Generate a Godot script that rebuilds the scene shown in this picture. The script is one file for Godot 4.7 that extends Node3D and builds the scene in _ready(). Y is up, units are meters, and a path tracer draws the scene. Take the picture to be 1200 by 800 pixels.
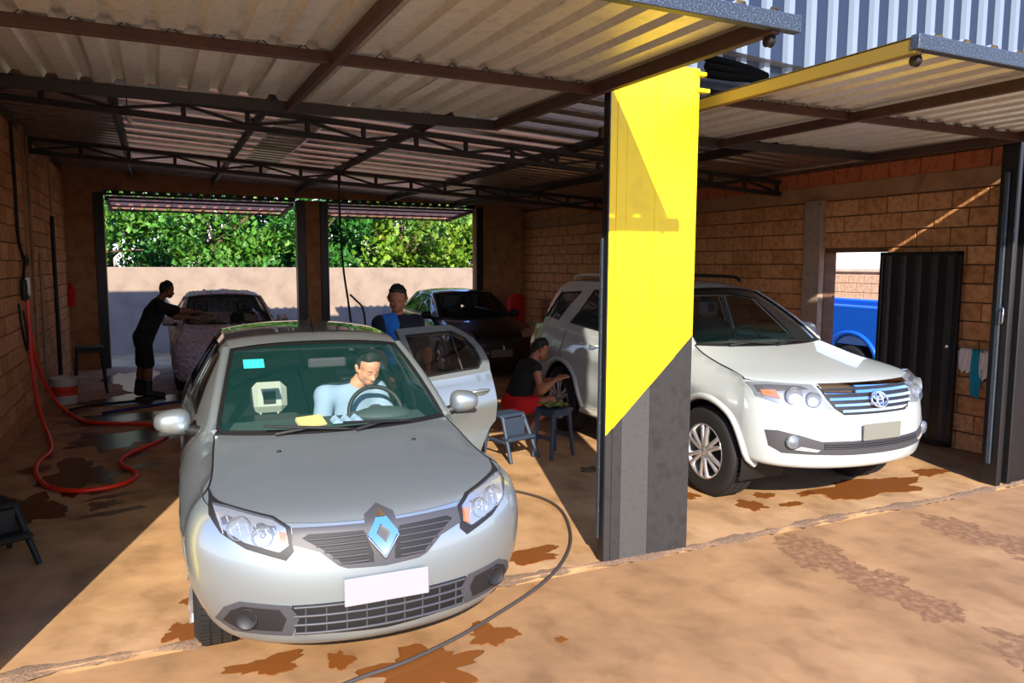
extends Node3D

const SUN_DIR := Vector3(0.33, -0.57, -1.0)
const RIGHT := 7.8
const LEFT := -1.5
const FRONT := -4.1
const BACK := -16.0

# ---------------------------------------------------------------- mesh helper
class MB:
	var v := PackedVector3Array()
	var n := PackedVector3Array()
	var uv := PackedVector2Array()
	var ix := PackedInt32Array()

	func grid(rows: Array, ref = null, wrap := false) -> void:
		var R := rows.size()
		var C: int = rows[0].size()
		var P := PackedVector3Array()
		for r in rows:
			P.append_array(r)
		var N := PackedVector3Array()
		N.resize(P.size())
		var T := PackedInt32Array()
		for i in R - 1:
			for j in C - 1:
				var a := i * C + j
				for t in [[a, a + 1, a + C], [a + 1, a + C + 1, a + C]]:
					var f: Vector3 = (P[t[2]] - P[t[0]]).cross(P[t[1]] - P[t[0]])
					if f.length_squared() < 1e-18:
						continue
					T.append_array(PackedInt32Array(t))
					for q in t:
						N[q] += f
		if wrap:
			for i in R:
				var s := N[i * C] + N[i * C + C - 1]
				N[i * C] = s
				N[i * C + C - 1] = s
		var c := Vector3.ZERO
		if ref == null:
			for p in P:
				c += p
			c /= P.size()
		else:
			c = ref
		var sum := 0.0
		for i in P.size():
			sum += (P[i] - c).dot(N[i])
		_put(P, N, T, sum < 0.0, R, C)

	func _put(P: PackedVector3Array, N: PackedVector3Array, T: PackedInt32Array, flip: bool, R := 0, C := 1) -> void:
		var o := v.size()
		for i in P.size():
			v.append(P[i])
			var q := N[i].normalized()
			n.append(-q if flip else q)
			uv.append(Vector2(float(i % C) / maxf(C - 1, 1), float(i / C) / maxf(R - 1, 1)))
		for k in range(0, T.size(), 3):
			ix.append(o + T[k])
			ix.append(o + (T[k + 2] if flip else T[k + 1]))
			ix.append(o + (T[k + 1] if flip else T[k + 2]))

	func face(pts: Array, nrm: Vector3) -> void:
		var o := v.size()
		var m := Vector3.ZERO
		for k in range(1, pts.size() - 1):
			m += (pts[k + 1] - pts[0]).cross(pts[k] - pts[0])
		var flip := m.dot(nrm) < 0.0
		for p in pts:
			v.append(p)
			n.append(nrm)
			uv.append(Vector2.ZERO)
		for k in range(1, pts.size() - 1):
			ix.append(o)
			ix.append(o + (k + 1 if flip else k))
			ix.append(o + (k if flip else k + 1))

	func box(c: Vector3, s: Vector3, b := Basis(), bev := 0.0) -> void:
		var h := s * 0.5
		var e := minf(bev, minf(h.x, minf(h.y, h.z)) * 0.9)
		var ax := [Vector3.RIGHT, Vector3.UP, Vector3.BACK]
		for a in 3:
			var A: Vector3 = ax[a]
			var U: Vector3 = ax[(a + 1) % 3]
			var W: Vector3 = ax[(a + 2) % 3]
			var hu := h[(a + 1) % 3]
			var hw := h[(a + 2) % 3]
			for sg in [-1.0, 1.0]:
				var f: Vector3 = A * (h[a] * sg)
				var q := []
				for k in [[-1, -1], [1, -1], [1, 1], [-1, 1]]:
					q.append(c + b * (f + U * ((hu - e) * k[0]) + W * ((hw - e) * k[1])))
				face(q, (b * (A * sg)).normalized())
			if e > 0.0:
				for su in [-1.0, 1.0]:
					for sw in [-1.0, 1.0]:
						var q2 := []
						for k in [-1.0, 1.0]:
							q2.append(c + b * (A * ((h[a] - e) * k) + U * (hu * su) + W * ((hw - e) * sw)))
						for k in [1.0, -1.0]:
							q2.append(c + b * (A * ((h[a] - e) * k) + U * ((hu - e) * su) + W * (hw * sw)))
						face(q2, (b * (U * su + W * sw)).normalized())
		if e > 0.0:
			for sx in [-1.0, 1.0]:
				for sy in [-1.0, 1.0]:
					for sz in [-1.0, 1.0]:
						var S := Vector3(sx, sy, sz)
						face([c + b * (Vector3(h.x, h.y - e, h.z - e) * S), c + b * (Vector3(h.x - e, h.y, h.z - e) * S), c + b * (Vector3(h.x - e, h.y - e, h.z) * S)], (b * S).normalized())

	func tube(pts: Array, r, sides := 8, caps := true) -> void:
		var rows := []
		var t0 := Vector3.ZERO
		var up := Vector3.ZERO
		var m := pts.size()
		for i in m:
			var t: Vector3 = (pts[mini(i + 1, m - 1)] - pts[maxi(i - 1, 0)]).normalized()
			if i == 0:
				up = t.cross(Vector3.UP if absf(t.y) < 0.9 else Vector3.RIGHT).normalized()
			else:
				var ax := t0.cross(t)
				if ax.length() > 1e-5:
					up = up.rotated(ax.normalized(), t0.angle_to(t))
				up = (up - t * up.dot(t)).normalized()
			t0 = t
			var w := t.cross(up)
			var row := PackedVector3Array()
			var rr: float = r[i] if r is Array else r
			for k in sides + 1:
				var a := TAU * k / sides
				row.append(pts[i] + (up * cos(a) + w * sin(a)) * rr)
			rows.append(row)
		# orientation: outward from the axis of the first ring
		var P := PackedVector3Array()
		var N := PackedVector3Array()
		var T := PackedInt32Array()
		var C := sides + 1
		for i in m:
			for k in C:
				P.append(rows[i][k])
				N.append((rows[i][k] - pts[i]).normalized())
		for i in m - 1:
			for k in sides:
				var a := i * C + k
				for t in [[a, a + 1, a + C], [a + 1, a + C + 1, a + C]]:
					var f: Vector3 = (P[t[2]] - P[t[0]]).cross(P[t[1]] - P[t[0]])
					if f.dot(N[t[0]] + N[t[1]] + N[t[2]]) < 0.0:
						T.append_array(PackedInt32Array([t[0], t[2], t[1]]))
					else:
						T.append_array(PackedInt32Array(t))
		_put(P, N, T, false, m, C)
		if caps:
			for e in [0, m - 1]:
				var d: Vector3 = (pts[0] - pts[1]) if e == 0 else (pts[m - 1] - pts[m - 2])
				var q := []
				for k in sides:
					q.append(rows[e][k])
				face(q, d.normalized())

	func lathe(prof: Array, seg: int, xf := Transform3D()) -> void:
		# profile of Vector2(radius, height) turned round local y; normals from the profile
		var rows := []
		for p in prof:
			var row := PackedVector3Array()
			for k in seg + 1:
				var a := TAU * k / seg
				row.append(xf * Vector3(p.x * cos(a), p.y, p.x * sin(a)))
			rows.append(row)
		grid(rows, null, true)

	func prism(poly: PackedVector2Array, depth: float, xf := Transform3D()) -> void:
		# polygon in local xy, thick along local z (0 .. depth)
		var tri := Geometry2D.triangulate_polygon(poly)
		var nz := (xf.basis * Vector3.BACK).normalized() * signf(depth)
		for k in range(0, tri.size(), 3):
			for zz in [0.0, depth]:
				var q := []
				for j in 3:
					q.append(xf * Vector3(poly[tri[k + j]].x, poly[tri[k + j]].y, zz))
				face(q, -nz if zz == 0.0 else nz)
		var area := 0.0
		for i in poly.size():
			area += poly[i].cross(poly[(i + 1) % poly.size()])
		for i in poly.size():
			var a := poly[i]
			var b := poly[(i + 1) % poly.size()]
			var d := (b - a).orthogonal().normalized() * signf(area)
			face([xf * Vector3(a.x, a.y, 0), xf * Vector3(b.x, b.y, 0), xf * Vector3(b.x, b.y, depth), xf * Vector3(a.x, a.y, depth)], (xf.basis * Vector3(d.x, d.y, 0)).normalized())

	func ell(c: Vector3, r: Vector3, seg := 16, b := Basis()) -> void:
		var rows := []
		for i in seg / 2 + 1:
			var th := PI * i / (seg / 2)
			var row := PackedVector3Array()
			for k in seg + 1:
				var a := TAU * k / seg
				row.append(c + b * (Vector3(sin(th) * cos(a), cos(th), sin(th) * sin(a)) * r))
			rows.append(row)
		grid(rows, c, true)

	# a skin over a 2D polygon (with holes) mapped into space
	func skin(map: Callable, outer: PackedVector2Array, holes: Array, step: float, off: float, ref: Vector3, skirt := 0.0) -> void:
		var loops := [outer]
		loops.append_array(holes)
		var pts := PackedVector2Array()
		var segs := []
		for L in loops:
			var first := pts.size()
			for i in L.size():
				var a: Vector2 = L[i]
				var b: Vector2 = L[(i + 1) % L.size()]
				var m := maxi(1, int(ceil(a.distance_to(b) / step)))
				for k in m:
					pts.append(a.lerp(b, float(k) / m))
			for k in range(first, pts.size()):
				segs.append([k, k + 1 if k + 1 < pts.size() else first])
		var nb := pts.size()
		var lo := outer[0]
		var hi := outer[0]
		for p in outer:
			lo = lo.min(p)
			hi = hi.max(p)
		var y := lo.y + step * 0.37
		var odd := false
		while y < hi.y:
			var x := lo.x + step * (0.31 if odd else 0.81)
			while x < hi.x:
				var p := Vector2(x, y)
				var ok := Geometry2D.is_point_in_polygon(p, outer)
				if ok:
					for h in holes:
						if Geometry2D.is_point_in_polygon(p, h):
							ok = false
							break
				if ok:
					for k in nb:
						if pts[k].distance_squared_to(p) < step * step * 0.3:
							ok = false
							break
				if ok:
					pts.append(p)
				x += step
			y += step * 0.87
			odd = not odd
		var D := Geometry2D.triangulate_delaunay(pts)
		var P := PackedVector3Array()
		var N := PackedVector3Array()
		var e := step * 0.15
		for p in pts:
			var q: Vector3 = map.call(p)
			var dx: Vector3 = map.call(p + Vector2(e, 0)) - map.call(p - Vector2(e, 0))
			var dy: Vector3 = map.call(p + Vector2(0, e)) - map.call(p - Vector2(0, e))
			var nn := dx.cross(dy).normalized()
			if nn.dot(q - ref) < 0.0:
				nn = -nn
			P.append(q)
			N.append(nn)
		for i in P.size():
			P[i] += N[i] * off
		var T := PackedInt32Array()
		for k in range(0, D.size(), 3):
			var c := (pts[D[k]] + pts[D[k + 1]] + pts[D[k + 2]]) / 3.0
			if absf((pts[D[k + 1]] - pts[D[k]]).cross(pts[D[k + 2]] - pts[D[k]])) < 1e-9:
				continue
			if not Geometry2D.is_point_in_polygon(c, outer):
				continue
			var bad := false
			for h in holes:
				if Geometry2D.is_point_in_polygon(c, h):
					bad = true
					break
			if bad:
				continue
			var f: Vector3 = (P[D[k + 2]] - P[D[k]]).cross(P[D[k + 1]] - P[D[k]])
			if f.dot(N[D[k]]) < 0.0:
				T.append_array(PackedInt32Array([D[k], D[k + 2], D[k + 1]]))
			else:
				T.append_array(PackedInt32Array([D[k], D[k + 1], D[k + 2]]))
		_put(P, N, T, false)
		if skirt > 0.0:
			for s in segs:
				var a := P[s[0]]
				var b := P[s[1]]
				var na := N[s[0]]
				var side := (b - a).cross(na).normalized()
				face([a, b, b - N[s[1]] * skirt, a - na * skirt], side)

	func mesh() -> ArrayMesh:
		var m := ArrayMesh.new()
		var a := []
		a.resize(Mesh.ARRAY_MAX)
		a[Mesh.ARRAY_VERTEX] = v
		a[Mesh.ARRAY_NORMAL] = n
		a[Mesh.ARRAY_TEX_UV] = uv
		a[Mesh.ARRAY_INDEX] = ix
		m.add_surface_from_arrays(Mesh.PRIMITIVE_TRIANGLES, a)
		return m

# ---------------------------------------------------------------- scene helpers
var rng := RandomNumberGenerator.new()
var M := {}

func obj(called: String, shape, mat: Material, parent: Node = null) -> MeshInstance3D:
	var o := MeshInstance3D.new()
	o.name = called
	o.mesh = shape.mesh() if shape is MB else shape
	o.material_override = mat
	(parent if parent else self).add_child(o, true)
	return o

func tag(o: Node, label: String, category: String, group := "", kind := "") -> Node:
	o.set_meta("label", label)
	if category:
		o.set_meta("category", category)
	if group:
		o.set_meta("group", group)
	if kind:
		o.set_meta("kind", kind)
	return o

func thing(called: String, label: String, category: String, at := Vector3.ZERO, yaw := 0.0, group := "") -> Node3D:
	var o := Node3D.new()
	o.name = called
	add_child(o, true)
	o.position = at
	o.rotation.y = yaw
	tag(o, label, category, group)
	return o

func struct(called: String, shape, mat: Material, label: String, category: String) -> MeshInstance3D:
	var o := obj(called, shape, mat)
	tag(o, label, category, "", "structure")
	return o

func flat(c: Color, rough := 0.8, metal := 0.0, coat := 0.0) -> StandardMaterial3D:
	var m := StandardMaterial3D.new()
	m.albedo_color = c
	m.roughness = rough
	m.metallic = metal
	if coat > 0.0:
		m.clearcoat_enabled = true
		m.clearcoat = coat
		m.clearcoat_roughness = 0.03
	return m

func noise_tex(cols: Array, freq: float, sd: int, offs: Array = [], oct := 5, kind := FastNoiseLite.TYPE_SIMPLEX_SMOOTH) -> NoiseTexture2D:
	var f := FastNoiseLite.new()
	f.seed = sd
	f.frequency = freq
	f.noise_type = kind
	f.fractal_octaves = oct
	var t := NoiseTexture2D.new()
	t.width = 512
	t.height = 512
	t.seamless = true
	t.noise = f
	if cols.size():
		var g := Gradient.new()
		var o := PackedFloat32Array()
		var cc := PackedColorArray()
		for i in cols.size():
			o.append(offs[i] if offs.size() else float(i) / (cols.size() - 1))
			cc.append(cols[i])
		g.offsets = o
		g.colors = cc
		t.color_ramp = g
	return t

# a rough stone-like surface: blotches in the colours given, with fine relief
func rough_mat(cols: Array, size: float, sd: int, rough := 0.9, relief := 0.4, freq := 0.012, offs: Array = []) -> StandardMaterial3D:
	var m := StandardMaterial3D.new()
	m.albedo_texture = noise_tex(cols, freq, sd, offs)
	m.roughness = rough
	m.uv1_triplanar = true
	m.uv1_world_triplanar = true
	m.uv1_scale = Vector3.ONE / size
	if relief > 0.0:
		m.heightmap_enabled = true
		m.heightmap_scale = relief
		m.heightmap_texture = noise_tex([], 0.04, sd + 7)
	return m

func glass(c: Color, a: float) -> StandardMaterial3D:
	var m := StandardMaterial3D.new()
	m.albedo_color = Color(c.r, c.g, c.b, a)
	m.transparency = BaseMaterial3D.TRANSPARENCY_ALPHA
	m.roughness = 0.02
	return m

func smooth_path(pts: Array, sub := 6) -> Array:
	var r := []
	var m := pts.size()
	for i in m - 1:
		var a: Vector3 = pts[maxi(i - 1, 0)]
		var b: Vector3 = pts[i]
		var c: Vector3 = pts[i + 1]
		var d: Vector3 = pts[mini(i + 2, m - 1)]
		for k in sub:
			r.append(b.cubic_interpolate(c, a, d, float(k) / sub))
	r.append(pts[m - 1])
	return r

# linear lookup in a table of [key, a, b ...], keys falling or rising
func look(tab: Array, key: float) -> Array:
	var up: bool = tab[tab.size() - 1][0] > tab[0][0]
	var i := 0
	while i < tab.size() - 2 and (key > tab[i + 1][0] if up else key < tab[i + 1][0]):
		i += 1
	var a: Array = tab[i]
	var b: Array = tab[i + 1]
	var t := clampf((key - a[0]) / (b[0] - a[0]), 0.0, 1.0)
	# smooth by Catmull-Rom over the neighbours
	var p: Array = tab[maxi(i - 1, 0)]
	var q: Array = tab[mini(i + 2, tab.size() - 1)]
	var r := []
	for k in range(1, a.size()):
		var ma: float = (b[k] - p[k]) / (b[0] - p[0]) * (b[0] - a[0])
		var mb: float = (q[k] - a[k]) / (q[0] - a[0]) * (b[0] - a[0])
		var t2 := t * t
		var t3 := t2 * t
		r.append((2 * t3 - 3 * t2 + 1) * a[k] + (t3 - 2 * t2 + t) * ma + (-2 * t3 + 3 * t2) * b[k] + (t3 - t2) * mb)
	return r

# ---------------------------------------------------------------- cars
# Car axes: x to the right as one faces its front, y up, z forwards; the nose is at z = 0 on the ground.
class Car:
	var rows := []      # front: [y centre, z centre, x edge, y edge, z edge, roundness] from the bumper's lower edge to the windscreen
	var hs := 0         # the row at which the bonnet begins
	var top := []       # upper edge of the side behind the cowl: [z, x, y]
	var hw := []        # [z, half width]
	var sill := 0.2
	var zf := -0.8
	var zr := -3.4
	var ra := 0.35      # wheel arch
	var rt := 0.31      # tyre
	var roof := []      # upper edge of the windows: [z, x, y]
	var host

	func row(v: float) -> Array:
		var i := clampi(int(floor(v)), 0, rows.size() - 2)
		var t := v - i
		var p: Array = rows[maxi(i - 1, 0)]
		var a: Array = rows[i]
		var b: Array = rows[i + 1]
		var q: Array = rows[mini(i + 2, rows.size() - 1)]
		var r := [0.0, 0.0, 0.0, 0.0, 0.0, 0.0]
		var t2 := t * t
		var t3 := t2 * t
		var ca := -0.5 * t3 + t2 - 0.5 * t
		var cb := 1.5 * t3 - 2.5 * t2 + 1.0
		var cc := -1.5 * t3 + 2.0 * t2 + 0.5 * t
		var cd := 0.5 * t3 - 0.5 * t2
		for k in 6:
			r[k] = p[k] * ca + a[k] * cb + b[k] * cc + q[k] * cd
		return r

	func S(u: float, v: float) -> Vector3:
		var r := row(v)
		var a := absf(u)
		var w := sin(a * PI / 2)
		var x: float = lerpf(a, w, r[5]) * r[2]
		var k := lerpf(a * a, 1.0 - cos(a * PI / 2), r[5])
		return Vector3(x * signf(u), lerpf(r[0], r[3], a * a), lerpf(r[1], r[4], k))

	# the point of the front whose x and y are given
	func F(p: Vector2) -> Vector3:
		var a := 0.5
		var v := 3.0
		var x := absf(p.x)
		for it in 7:
			var lo := 0.0
			var hi := float(rows.size() - 1)
			for k in 12:
				v = (lo + hi) * 0.5
				var r := row(v)
				if lerpf(r[0], r[3], a * a) < p.y:
					lo = v
				else:
					hi = v
			var r2 := row(v)
			var t := clampf(x / r2[2], 0.0, 1.0)
			var g := a
			for k in 4:
				var f: float = lerpf(g, sin(g * PI / 2), r2[5]) - t
				g = clampf(g - f / maxf(lerpf(1.0, cos(g * PI / 2) * PI / 2, r2[5]), 0.15), 0.0, 1.0)
			a = g
		return S(a * (1.0 if p.x >= 0 else -1.0), v)

	# upper edge of the side at z: Vector2(x, y)
	func T(z: float) -> Vector2:
		var last: Array = rows[rows.size() - 1]
		if z > last[4]:
			var lo := float(hs)
			var hi := float(rows.size() - 1)
			for k in 14:
				var m := (lo + hi) * 0.5
				if row(m)[4] > z:
					lo = m
				else:
					hi = m
			var r := row(lo)
			return Vector2(r[2], r[3])
		var t: Array = host.look(top, z)
		return Vector2(t[0], t[1])

	# bumper seam at height y: Vector2(x, z)
	func E(y: float) -> Vector2:
		var lo := 0.0
		var hi := float(hs)
		for k in 12:
			var m := (lo + hi) * 0.5
			if row(m)[3] < y:
				lo = m
			else:
				hi = m
		var r := row(lo)
		return Vector2(r[2], r[4])

	func side_x(z: float, y: float) -> float:
		var t := T(minf(z, rows[hs][4]))
		var w: float = host.look(hw, z)[0]
		var f := clampf((t.y - y) / (t.y - sill), 0.0, 1.0)
		var s := sin(minf(f / 0.32, 1.0) * PI / 2)
		var x := lerpf(t.x, w, s) - 0.05 * pow(maxf(0.0, (f - 0.72) / 0.28), 2.0)
		# a soft crease along the flank
		x += 0.012 * exp(-pow((f - 0.32) / 0.07, 2.0)) - 0.012 * exp(-pow((f - 0.55) / 0.12, 2.0))
		var e := E(y)
		var b := smoothstep(0.0, 0.22, e.y - z)
		return lerpf(e.x, x, b)

	func U(z: float) -> Vector2:
		var t: Array = host.look(roof, z)
		return Vector2(t[0], t[1])

	# x of the window side at (z, y)
	func gx(z: float, y: float) -> float:
		var b := T(z)
		var u := U(z)
		var f := clampf((y - b.y) / maxf(u.y - b.y, 0.05), -0.1, 1.1)
		return lerpf(b.x, u.x, f) + 0.02 * sin(clampf(f, 0, 1) * PI)

	func side_poly(z0: float, z1: float, arches: bool) -> PackedVector2Array:
		# the side in (z, y), from z0 (front) to z1 (tail)
		var p := PackedVector2Array()
		var step := 0.06
		var zz := z0
		if z0 > rows[hs][4] - 0.01:
			for k in range(hs * 3, -1, -1):
				var r := row(hs - k / 3.0)
				p.append(Vector2(r[4], r[3]))
			p.reverse()
			# p now runs from the bonnet edge down; turn it round so that it climbs
			p.reverse()
			zz = rows[hs][4] - step
		while zz > z1:
			p.append(Vector2(zz, T(zz).y))
			zz -= step
		p.append(Vector2(z1, T(z1).y))
		p.append(Vector2(z1, sill + 0.06))
		if arches:
			for zw in [zr, zf]:
				var c := sqrt(maxf(ra * ra - pow(rt - sill, 2), 0.0))
				var a0 := atan2(sill - rt, -c)
				var a1 := atan2(sill - rt, c)
				if a0 < 0:
					a0 += TAU
				if a1 > PI:
					a1 -= TAU
				for k in 25:
					var a := lerpf(a0, a1, k / 24.0)
					var q := Vector2(zw + cos(a) * ra, rt + sin(a) * ra)
					if q.x < z0 - 0.005 and q.x < E(clampf(q.y, rows[0][3], rows[hs][3])).y - 0.006:
						p.append(q)
		else:
			p.append(Vector2(z0, sill))
		return p

func fmap(C: Car) -> Callable:
	return func(p: Vector2) -> Vector3: return C.F(p)

func smap(C: Car, s: float) -> Callable:
	return func(p: Vector2) -> Vector3: return Vector3(s * C.side_x(p.x, p.y), p.y, p.x)

func gmap(C: Car, s: float) -> Callable:
	return func(p: Vector2) -> Vector3: return Vector3(s * C.gx(p.x, p.y), p.y, p.x)

func P2(a: Array) -> PackedVector2Array:
	var r := PackedVector2Array()
	for k in range(0, a.size(), 2):
		r.append(Vector2(a[k], a[k + 1]))
	return r

func mirrored(a: PackedVector2Array) -> PackedVector2Array:
	var r := PackedVector2Array()
	for p in a:
		r.append(Vector2(-p.x, p.y))
	return r

# a wheel on its axle (local x outwards): tyre, with rim and hub cap as its pieces
func wheel(parent: Node, at: Vector3, s: float, r: float, rim: float, w: float, alloy: bool) -> void:
	var xf := Transform3D(Basis(Vector3(0, 0, 1), -PI / 2 * s), Vector3.ZERO)   # lathe axis y -> outwards
	var t := MB.new()
	t.lathe([Vector2(rim * 0.97, -w / 2), Vector2(rim * 1.05, -w / 2 - 0.004), Vector2(r - 0.05, -w / 2 - 0.012), Vector2(r - 0.015, -w / 2 + 0.012), Vector2(r, -w / 2 + 0.035), Vector2(r + 0.001, 0), Vector2(r, w / 2 - 0.035), Vector2(r - 0.015, w / 2 - 0.012), Vector2(r - 0.05, w / 2 + 0.012), Vector2(rim * 1.05, w / 2 + 0.004), Vector2(rim * 0.97, w / 2)], 48, xf)
	# tread blocks
	for k in 60:
		var a := TAU * k / 60
		for j in [-1, 0, 1]:
			var b := xf.basis * Basis(Vector3.UP, a + j * 0.03)
			t.box(b * Vector3(r, j * w * 0.28, 0), Vector3(0.012, w * 0.22, r * 0.075), b)
	var o := obj("wheel", t, M.rubber, parent)
	o.position = at
	var m := MB.new()
	m.lathe([Vector2(rim * 0.98, w / 2 - 0.0), Vector2(rim * 1.0, w / 2 + 0.006), Vector2(rim * 0.95, w / 2 + 0.004), Vector2(rim * 0.9, w / 2 - 0.02), Vector2(rim * 0.86, w / 2 - 0.09), Vector2(rim * 0.84, -w / 2)], 48, xf)
	var n := 6 if alloy else 7
	for k in n:
		for e in ([-1, 1] if alloy else [0]):
			var a: float = TAU * k / n + e * 0.17
			var b := xf.basis * Basis(Vector3.UP, a)
			var A := b * Vector3(rim * 0.2, w / 2 - 0.012, 0)
			var B := b * Vector3(rim * 0.93, w / 2 - 0.012, 0)
			m.tube([A, (A + B) / 2 + b * Vector3(0, 0.008, 0), B], [0.026, 0.02, 0.022] if alloy else [0.04, 0.035, 0.05], 8)
	obj("rim", m, M.alloy, o)
	var back := MB.new()
	back.lathe([Vector2(0, -0.02), Vector2(rim * 0.85, -0.02), Vector2(rim * 0.85, -0.03), Vector2(0, -0.03)], 32, xf)
	back.lathe([Vector2(0, 0.0), Vector2(rim * 0.6, 0.0), Vector2(rim * 0.6, -0.02)], 32, xf)
	obj("brake_disc", back, M.dark_metal, o)
	var c := MB.new()
	c.lathe([Vector2(0, w / 2 + 0.012), Vector2(rim * 0.14, w / 2 + 0.01), Vector2(rim * 0.2, w / 2 - 0.002), Vector2(rim * 0.27, w / 2 - 0.02)], 24, xf)
	for k in 5:
		var b := xf.basis * Basis(Vector3.UP, TAU * k / 5)
		c.ell(b * Vector3(rim * 0.3, w / 2 - 0.008, 0), Vector3.ONE * 0.011, 8)
	obj("hub_cap", c, M.alloy, o)

func make_body(C: Car, root: Node3D, paint: Material, opt: Dictionary) -> void:
	C.host = self
	var nv := C.rows.size() - 1
	# bumper and bonnet
	for part in [["front_bumper", 0.0, C.hs - 0.012], ["hood", C.hs + 0.012, float(nv)]]:
		var b := MB.new()
		var rows := []
		var m := 26
		for i in m + 1:
			var r := PackedVector3Array()
			for j in 49:
				r.append(C.S(lerpf(-1, 1, j / 48.0), lerpf(part[1], part[2], float(i) / m)))
			rows.append(r)
		b.grid(rows, Vector3(0, -0.2, -1.6))
		if part[0] == "hood" and opt.get("hood_lines", 0.0) > 0:
			pass
		obj(part[0], b, paint, root)
	# dark shut line between them and along the bonnet
	var sl := MB.new()
	var q := []
	for j in 41:
		q.append(C.S(lerpf(-1, 1, j / 40.0), C.hs) + Vector3(0, -0.004, -0.004))
	sl.tube(q, 0.006, 6)
	for s in [-1.0, 1.0]:
		q = []
		for i in 21:
			q.append(C.S(s, lerpf(C.hs, nv, i / 20.0)) + Vector3(0, -0.003, 0))
		sl.tube(q, 0.006, 6)
	# sides
	var door: Array = opt.get("open_door", [])   # [z front, z rear]: that door is open on the right (+x)
	for s in [-1.0, 1.0]:
		var b := MB.new()
		var holes := []
		if door.size() and s > 0:
			var h := PackedVector2Array()
			for k in 13:
				var z := lerpf(door[0], door[1], k / 12.0)
				h.append(Vector2(z, C.T(z).y - 0.012))
			for k in 13:
				var z := lerpf(door[1], door[0], k / 12.0)
				var y := C.sill + 0.14
				if absf(z - C.zr) < C.ra + 0.06:
					y = maxf(y, C.rt + sqrt(maxf(0.0, pow(C.ra + 0.06, 2) - pow(z - C.zr, 2))))
				h.append(Vector2(z, y))
			holes.append(h)
		var poly := C.side_poly(C.rows[1][4], opt.tail, true)
		b.skin(smap(C, s), poly, holes, 0.055, 0.0, Vector3(0, 0.6, -2.0), 0.03)
		obj("side_panel", b, paint, root)
		# lips of the wheel arches
		for zw in [C.zf, C.zr]:
			var lip := MB.new()
			var path := []
			for k in 33:
				var a := lerpf(-0.25, PI + 0.25, k / 32.0)
				var z = zw + cos(a) * (C.ra + opt.get("flare", 0.0) * 0.5)
				var y = C.rt + sin(a) * (C.ra + opt.get("flare", 0.0) * 0.5)
				if y > C.sill - 0.02:
					path.append(Vector3(s * (C.side_x(minf(z, C.E(clampf(y, C.rows[0][3], C.rows[C.hs][3])).y - 0.01), y) + opt.get("flare", 0.0) * 0.1 - 0.004), y, z))
			lip.tube(path, 0.012 + opt.get("flare", 0.0) * 0.35, 10)
			obj("wheel_arch", lip, paint, root)
			var well := MB.new()
			var wrows := []
			for wq in [[0.02, 0.0], [C.ra - 0.005, 0.0], [C.ra - 0.005, look(C.hw, zw)[0] - 0.47]]:
				var row := PackedVector3Array()
				for k in 25:
					var an := lerpf(opt.get("well_from", -0.35), PI + 0.35, k / 24.0)
					row.append(Vector3(s * (0.45 + wq[1]), C.rt + sin(an) * wq[0], zw + cos(an) * wq[0]))
				wrows.append(row)
			well.grid(wrows, Vector3(s * 0.7, C.rt, zw))
			obj("wheel_well", well, M.black, root)
		# door shut lines
		for z in opt.get("seams", []):
			var pth := []
			var yb: float = C.sill + 0.12
			if absf(z - C.zr) < C.ra:
				yb = C.rt + sqrt(C.ra * C.ra - pow(z - C.zr, 2)) + 0.02
			for k in 13:
				var y := lerpf(C.T(z).y - 0.01, yb, k / 12.0)
				pth.append(Vector3(s * (C.side_x(z, y) - 0.001), y, z))
			sl.tube(pth, 0.005, 5)
	obj("shut_line", sl, M.black, root)
	# window frames and glass, each side
	var wins: Array = opt.windows
	for s in [-1.0, 1.0]:
		var b := MB.new()
		var poly := PackedVector2Array()
		var z0: float = C.roof[0][0]
		var z1: float = C.roof[C.roof.size() - 1][0]
		for k in 41:
			var z := lerpf(z0 - 0.03, z1 + 0.02, k / 40.0)
			poly.append(Vector2(z, C.T(z).y - 0.005))
		for k in 41:
			var z := lerpf(z1 + 0.02, z0 - 0.03, k / 40.0)
			poly.append(Vector2(z, maxf(C.U(z).y, C.T(z).y + 0.004)))
		var holes := []
		for w in wins:
			holes.append(w)
		if door.size() and s > 0:
			holes = [wins[0]]
			var h := PackedVector2Array()
			for k in 9:
				var z := lerpf(door[0], door[1] + 0.05, k / 8.0)
				h.append(Vector2(z, C.T(z).y + 0.004))
			for k in 9:
				var z := lerpf(door[1] + 0.05, door[0], k / 8.0)
				h.append(Vector2(z, C.U(z).y - 0.03))
			holes.append(h)
		b.skin(gmap(C, s), poly, holes, 0.06, 0.0, Vector3(0, 0.9, -2.4), 0.03)
		obj("window_surround", b, paint, root)
		for i in wins.size():
			if door.size() and s > 0 and i > 0:
				continue
			var g := MB.new()
			g.skin(gmap(C, s), wins[i], [], 0.12, -0.008, Vector3(0, 0.9, -2.4))
			obj("side_window", g, opt.glass, root)
			var fr := MB.new()
			var path := []
			for p in wins[i]:
				path.append(gmap(C, s).call(p))
			path.append(path[0])
			fr.tube(path, 0.009, 6)
			obj("window_seal", fr, M.black, root)
	# roof
	var rz: Array = opt.roof_z       # [front, rear]
	var rb := MB.new()
	var rr := []
	for i in 25:
		var f := i / 24.0
		var z := lerpf(rz[0], rz[1], f)
		var u := C.U(z)
		var row := PackedVector3Array()
		for j in 33:
			var a := lerpf(-1, 1, j / 32.0)
			row.append(Vector3(u.x * a, u.y + opt.crown * (1 - pow(absf(a), 2.4)), z + 0.09 * (1 - a * a) * (1.0 - f * 2.0 if f < 0.5 else 0.0) - 0.06 * (1 - a * a) * maxf(0.0, f * 2 - 1)))
		rr.append(row)
	rb.grid(rr, Vector3(0, 0.5, -2.4))
	obj("roof", rb, paint, root)
	var head := MB.new()
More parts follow.
